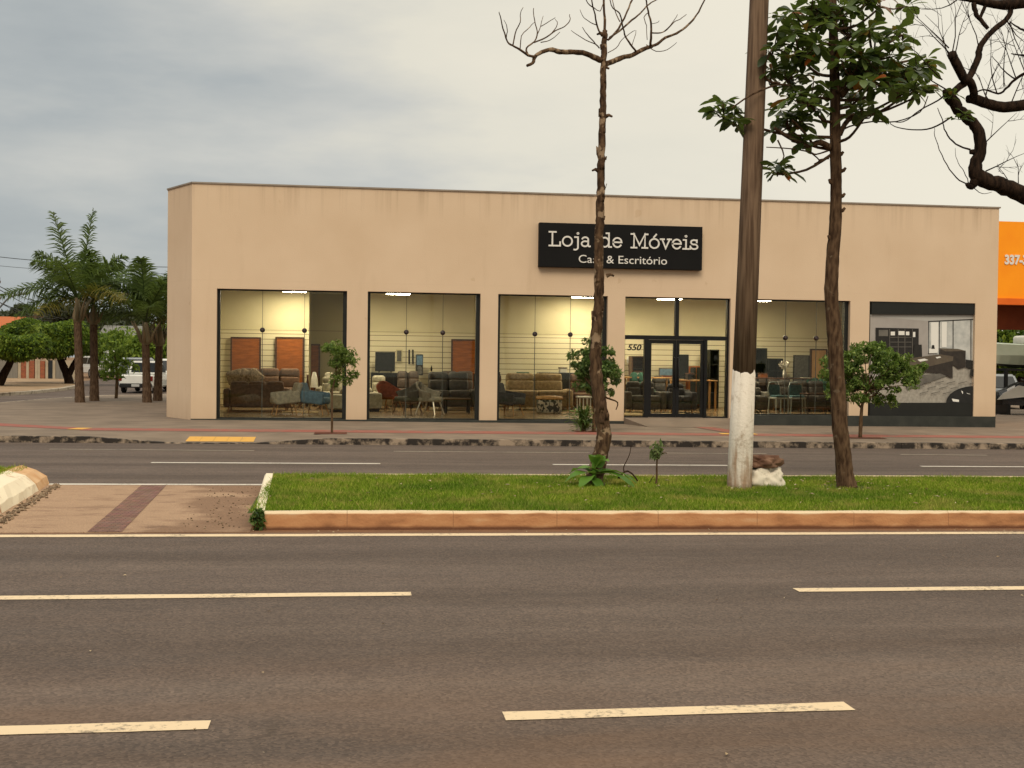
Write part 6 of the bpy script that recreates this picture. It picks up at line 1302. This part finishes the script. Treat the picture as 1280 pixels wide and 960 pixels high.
# ================================================================== THE ORANGE SHOP NEXT DOOR
YO_ = 33.0
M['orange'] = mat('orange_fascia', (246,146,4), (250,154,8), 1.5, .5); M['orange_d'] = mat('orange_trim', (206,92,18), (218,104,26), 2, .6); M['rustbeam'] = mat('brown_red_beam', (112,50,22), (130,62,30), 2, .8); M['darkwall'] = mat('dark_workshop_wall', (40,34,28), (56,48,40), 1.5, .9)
OO = (24.0, YO_, gz(24)); osh = thing('orange_shop', 'neighbouring open fronted shop with a tall orange fascia and white digits', 'building', OO)
zt_, zb_, zl = P(1266,277,YO_).z, P(1266,373,YO_).z, P(1266,381,YO_).z
b = MB(); b.box(17.2, 30, YO_, YO_+.25, zb_, zt_); b.build('fascia', M['orange'], osh, OO)
b = MB(); b.box(17.2, 30, YO_-.05, YO_+.3, zl, zb_-.002); b.build('fascia_trim', M['orange_d'], osh, OO)
b = MB(); b.box(17.3, 30, YO_+1.2, YO_+1.5, P(1266,412,YO_+1.2).z, zl+.3); b.build('beam', M['rustbeam'], osh, OO)
b = MB(); b.box(17.2, 30, YO_+.25, YO_+2.6, zl+.32, zl+.45); b.build('roof', M['roof'], osh, OO)
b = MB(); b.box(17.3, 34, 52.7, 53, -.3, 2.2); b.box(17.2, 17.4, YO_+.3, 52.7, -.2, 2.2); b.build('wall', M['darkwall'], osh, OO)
cc = P(1269,325,YO_); text_obj('fascia_digits', '337-3', .37, M['letter'], osh, (cc.x+.02, YO_-.012, cc.z-.12), OO, .01, .016, .84)
M['hull'] = mat('pale_green_hull', (150,158,140), (164,170,152), 2, .35); M['stripe'] = mat('orange_hull_stripe', (190,110,40), None, 3, .5)
def boat(label, x, Y, z, L, W, Hh, m, rz, cabin=True):
    t = thing('motor_boat', label, 'boat', (x,Y,z), rz); b = MB(); n = 14; rows = []
    for i in range(n+1):
        u = i/n; wq = W/2*(1-max(0,(u-.45)/.55)**2.2); sh = .12*u*u; kz = .35*max(0,(u-.6)/.4)**2
        rows.append([(-L/2+L*u, 0, .05+kz*Hh), (-L/2+L*u, -wq*.72, .2*Hh+kz*.4*Hh), (-L/2+L*u, -wq, Hh*.62), (-L/2+L*u, -wq*1.02, Hh+sh), (-L/2+L*u, -wq*.86, Hh+sh+.03), (-L/2+L*u, 0, Hh+sh+.06)])
    for sgn in (1,-1):
        rr = [[(p[0], p[1]*sgn, p[2]) for p in r] for r in rows]
        for i in range(n):
            for k in range(5): b.quad(rr[i][k], rr[i+1][k], rr[i+1][k+1], rr[i][k+1])
    b.quad(*rows[0]); b.quad(*[(p[0],-p[1],p[2]) for p in rows[0]]); b.build('hull', m, t, smooth=True)
    b = MB()
    for i in range(n): p, q = rows[i], rows[i+1]; b.quad((p[2][0],p[2][1]-.02,p[2][2]-.04),(q[2][0],q[2][1]-.02,q[2][2]-.04),(q[2][0],q[2][1]-.03,q[2][2]+.03),(p[2][0],p[2][1]-.03,p[2][2]+.03))
    b.build('hull_stripe', M['stripe'], t)
    if cabin:
        b = MB(); b.rbox(-.1, 0, Hh+.22, L*.34, W*.6, .36, .1, None, 3); cb = b.build('cabin', M['white'], t, smooth=True)
        b = MB(); b.rbox(-.1, -W*.3, Hh+.26, L*.26, .03, .16, .012, None, 1); b.build('window', M['carglass'], cb)
    return t
def rack(label, x, Y, W, d, Hh):
    t = thing('display_rack', label, 'rack', (x,Y,gz(x,.13)))
    for s in (-1,1):
        for q in (-1,1): b = MB(); b.box(s*W/2-.05, s*W/2+.05, q*d/2-.05, q*d/2+.05, 0, Hh); b.build('post', M['metal'], t)
    b = MB(); b.box(-W/2-.05, W/2+.05, -d/2-.05, d/2+.05, Hh, Hh+.08); b.build('deck', M['metal'], t)
bx_ = P(1276,450,39.0); rk = gz(bx_.x,.13); bz = P(1270,462,39.0).z
boat('pale green motor boat with a white cabin raised on a rack in the orange shop', bx_.x+.9, 39.6, bz, 4.2, 1.6, .8, M['hull'], R(178)); rack('dark steel rack carrying the pale green boat', bx_.x+.9, 39.6, 3.0, 1.4, bz-rk-.08+.04)
c1 = P(1250,475,44); t_ = car('parked_car', 'silver car parked under the boat in the orange shop yard', 'car', c1.x+.1, 44.5, R(165), 4.0, 1.7, 1.45, M['carsilver'], 'hatch')
M['blackgel'] = mat('black_gelcoat', (16,17,17), (22,23,23), 2, .25, coat=.6)
jt = P(1266,505,37.6); JO = (jt.x+.5, 37.6, gz(jt.x,.13)); js = thing('jet_ski', 'black and white jet ski on a low cradle in the orange shop yard', 'jet ski', JO, R(-8))
b = MB(); n = 12; rows = []
for i in range(n+1):
    u = i/n; wq = .55*(1-max(0,(.55-u)/.55)**2); zt2 = .62+.42*math.exp(-((u-.45)/.2)**2)+.25*(u > .6)*0+ .1*(1-u); rows.append([(-1.5+3*u,-wq,.32),(-1.5+3*u,-wq,.52),(-1.5+3*u,-wq*.45,zt2),(-1.5+3*u,wq*.45,zt2),(-1.5+3*u,wq,.52),(-1.5+3*u,wq,.32)])
for i in range(n):
    for k in range(6): b.quad(rows[i][k], rows[i+1][k], rows[i+1][(k+1) % 6], rows[i][(k+1) % 6])
b.quad(*rows[0]); b.quad(*rows[-1]); b.build('hull', M['blackgel'], js, smooth=True)
b = MB(); b.prism([(-1.2,.5),(-.1,.62),(.0,.9),(-.5,.98),(-1.0,.72)], 'y', -.53, -.51); b.build('side_panel', M['white'], js)
b = MB(); b.rbox(.75,0,.86,1.1,.34,.2,.07,None,3); b.build('saddle', M['black_leather'], js, smooth=True)
b = MB(); b.tube([(-.05,-.35,1.18),(-.1,0,1.14),(-.05,.35,1.18)],.025,8); b.build('handlebar', M['metal'], js)
for k in (-.8,.8): b = MB(); b.box(k-.06,k+.06,-.5,.5,0,.34); b.build('cradle', M['metal'], js)

bushtree('dark green tree behind the yard of the orange shop', 1275, 432, 50, 40, 34, 60, 60, M['leaf_topi'], .3, cr=.6)
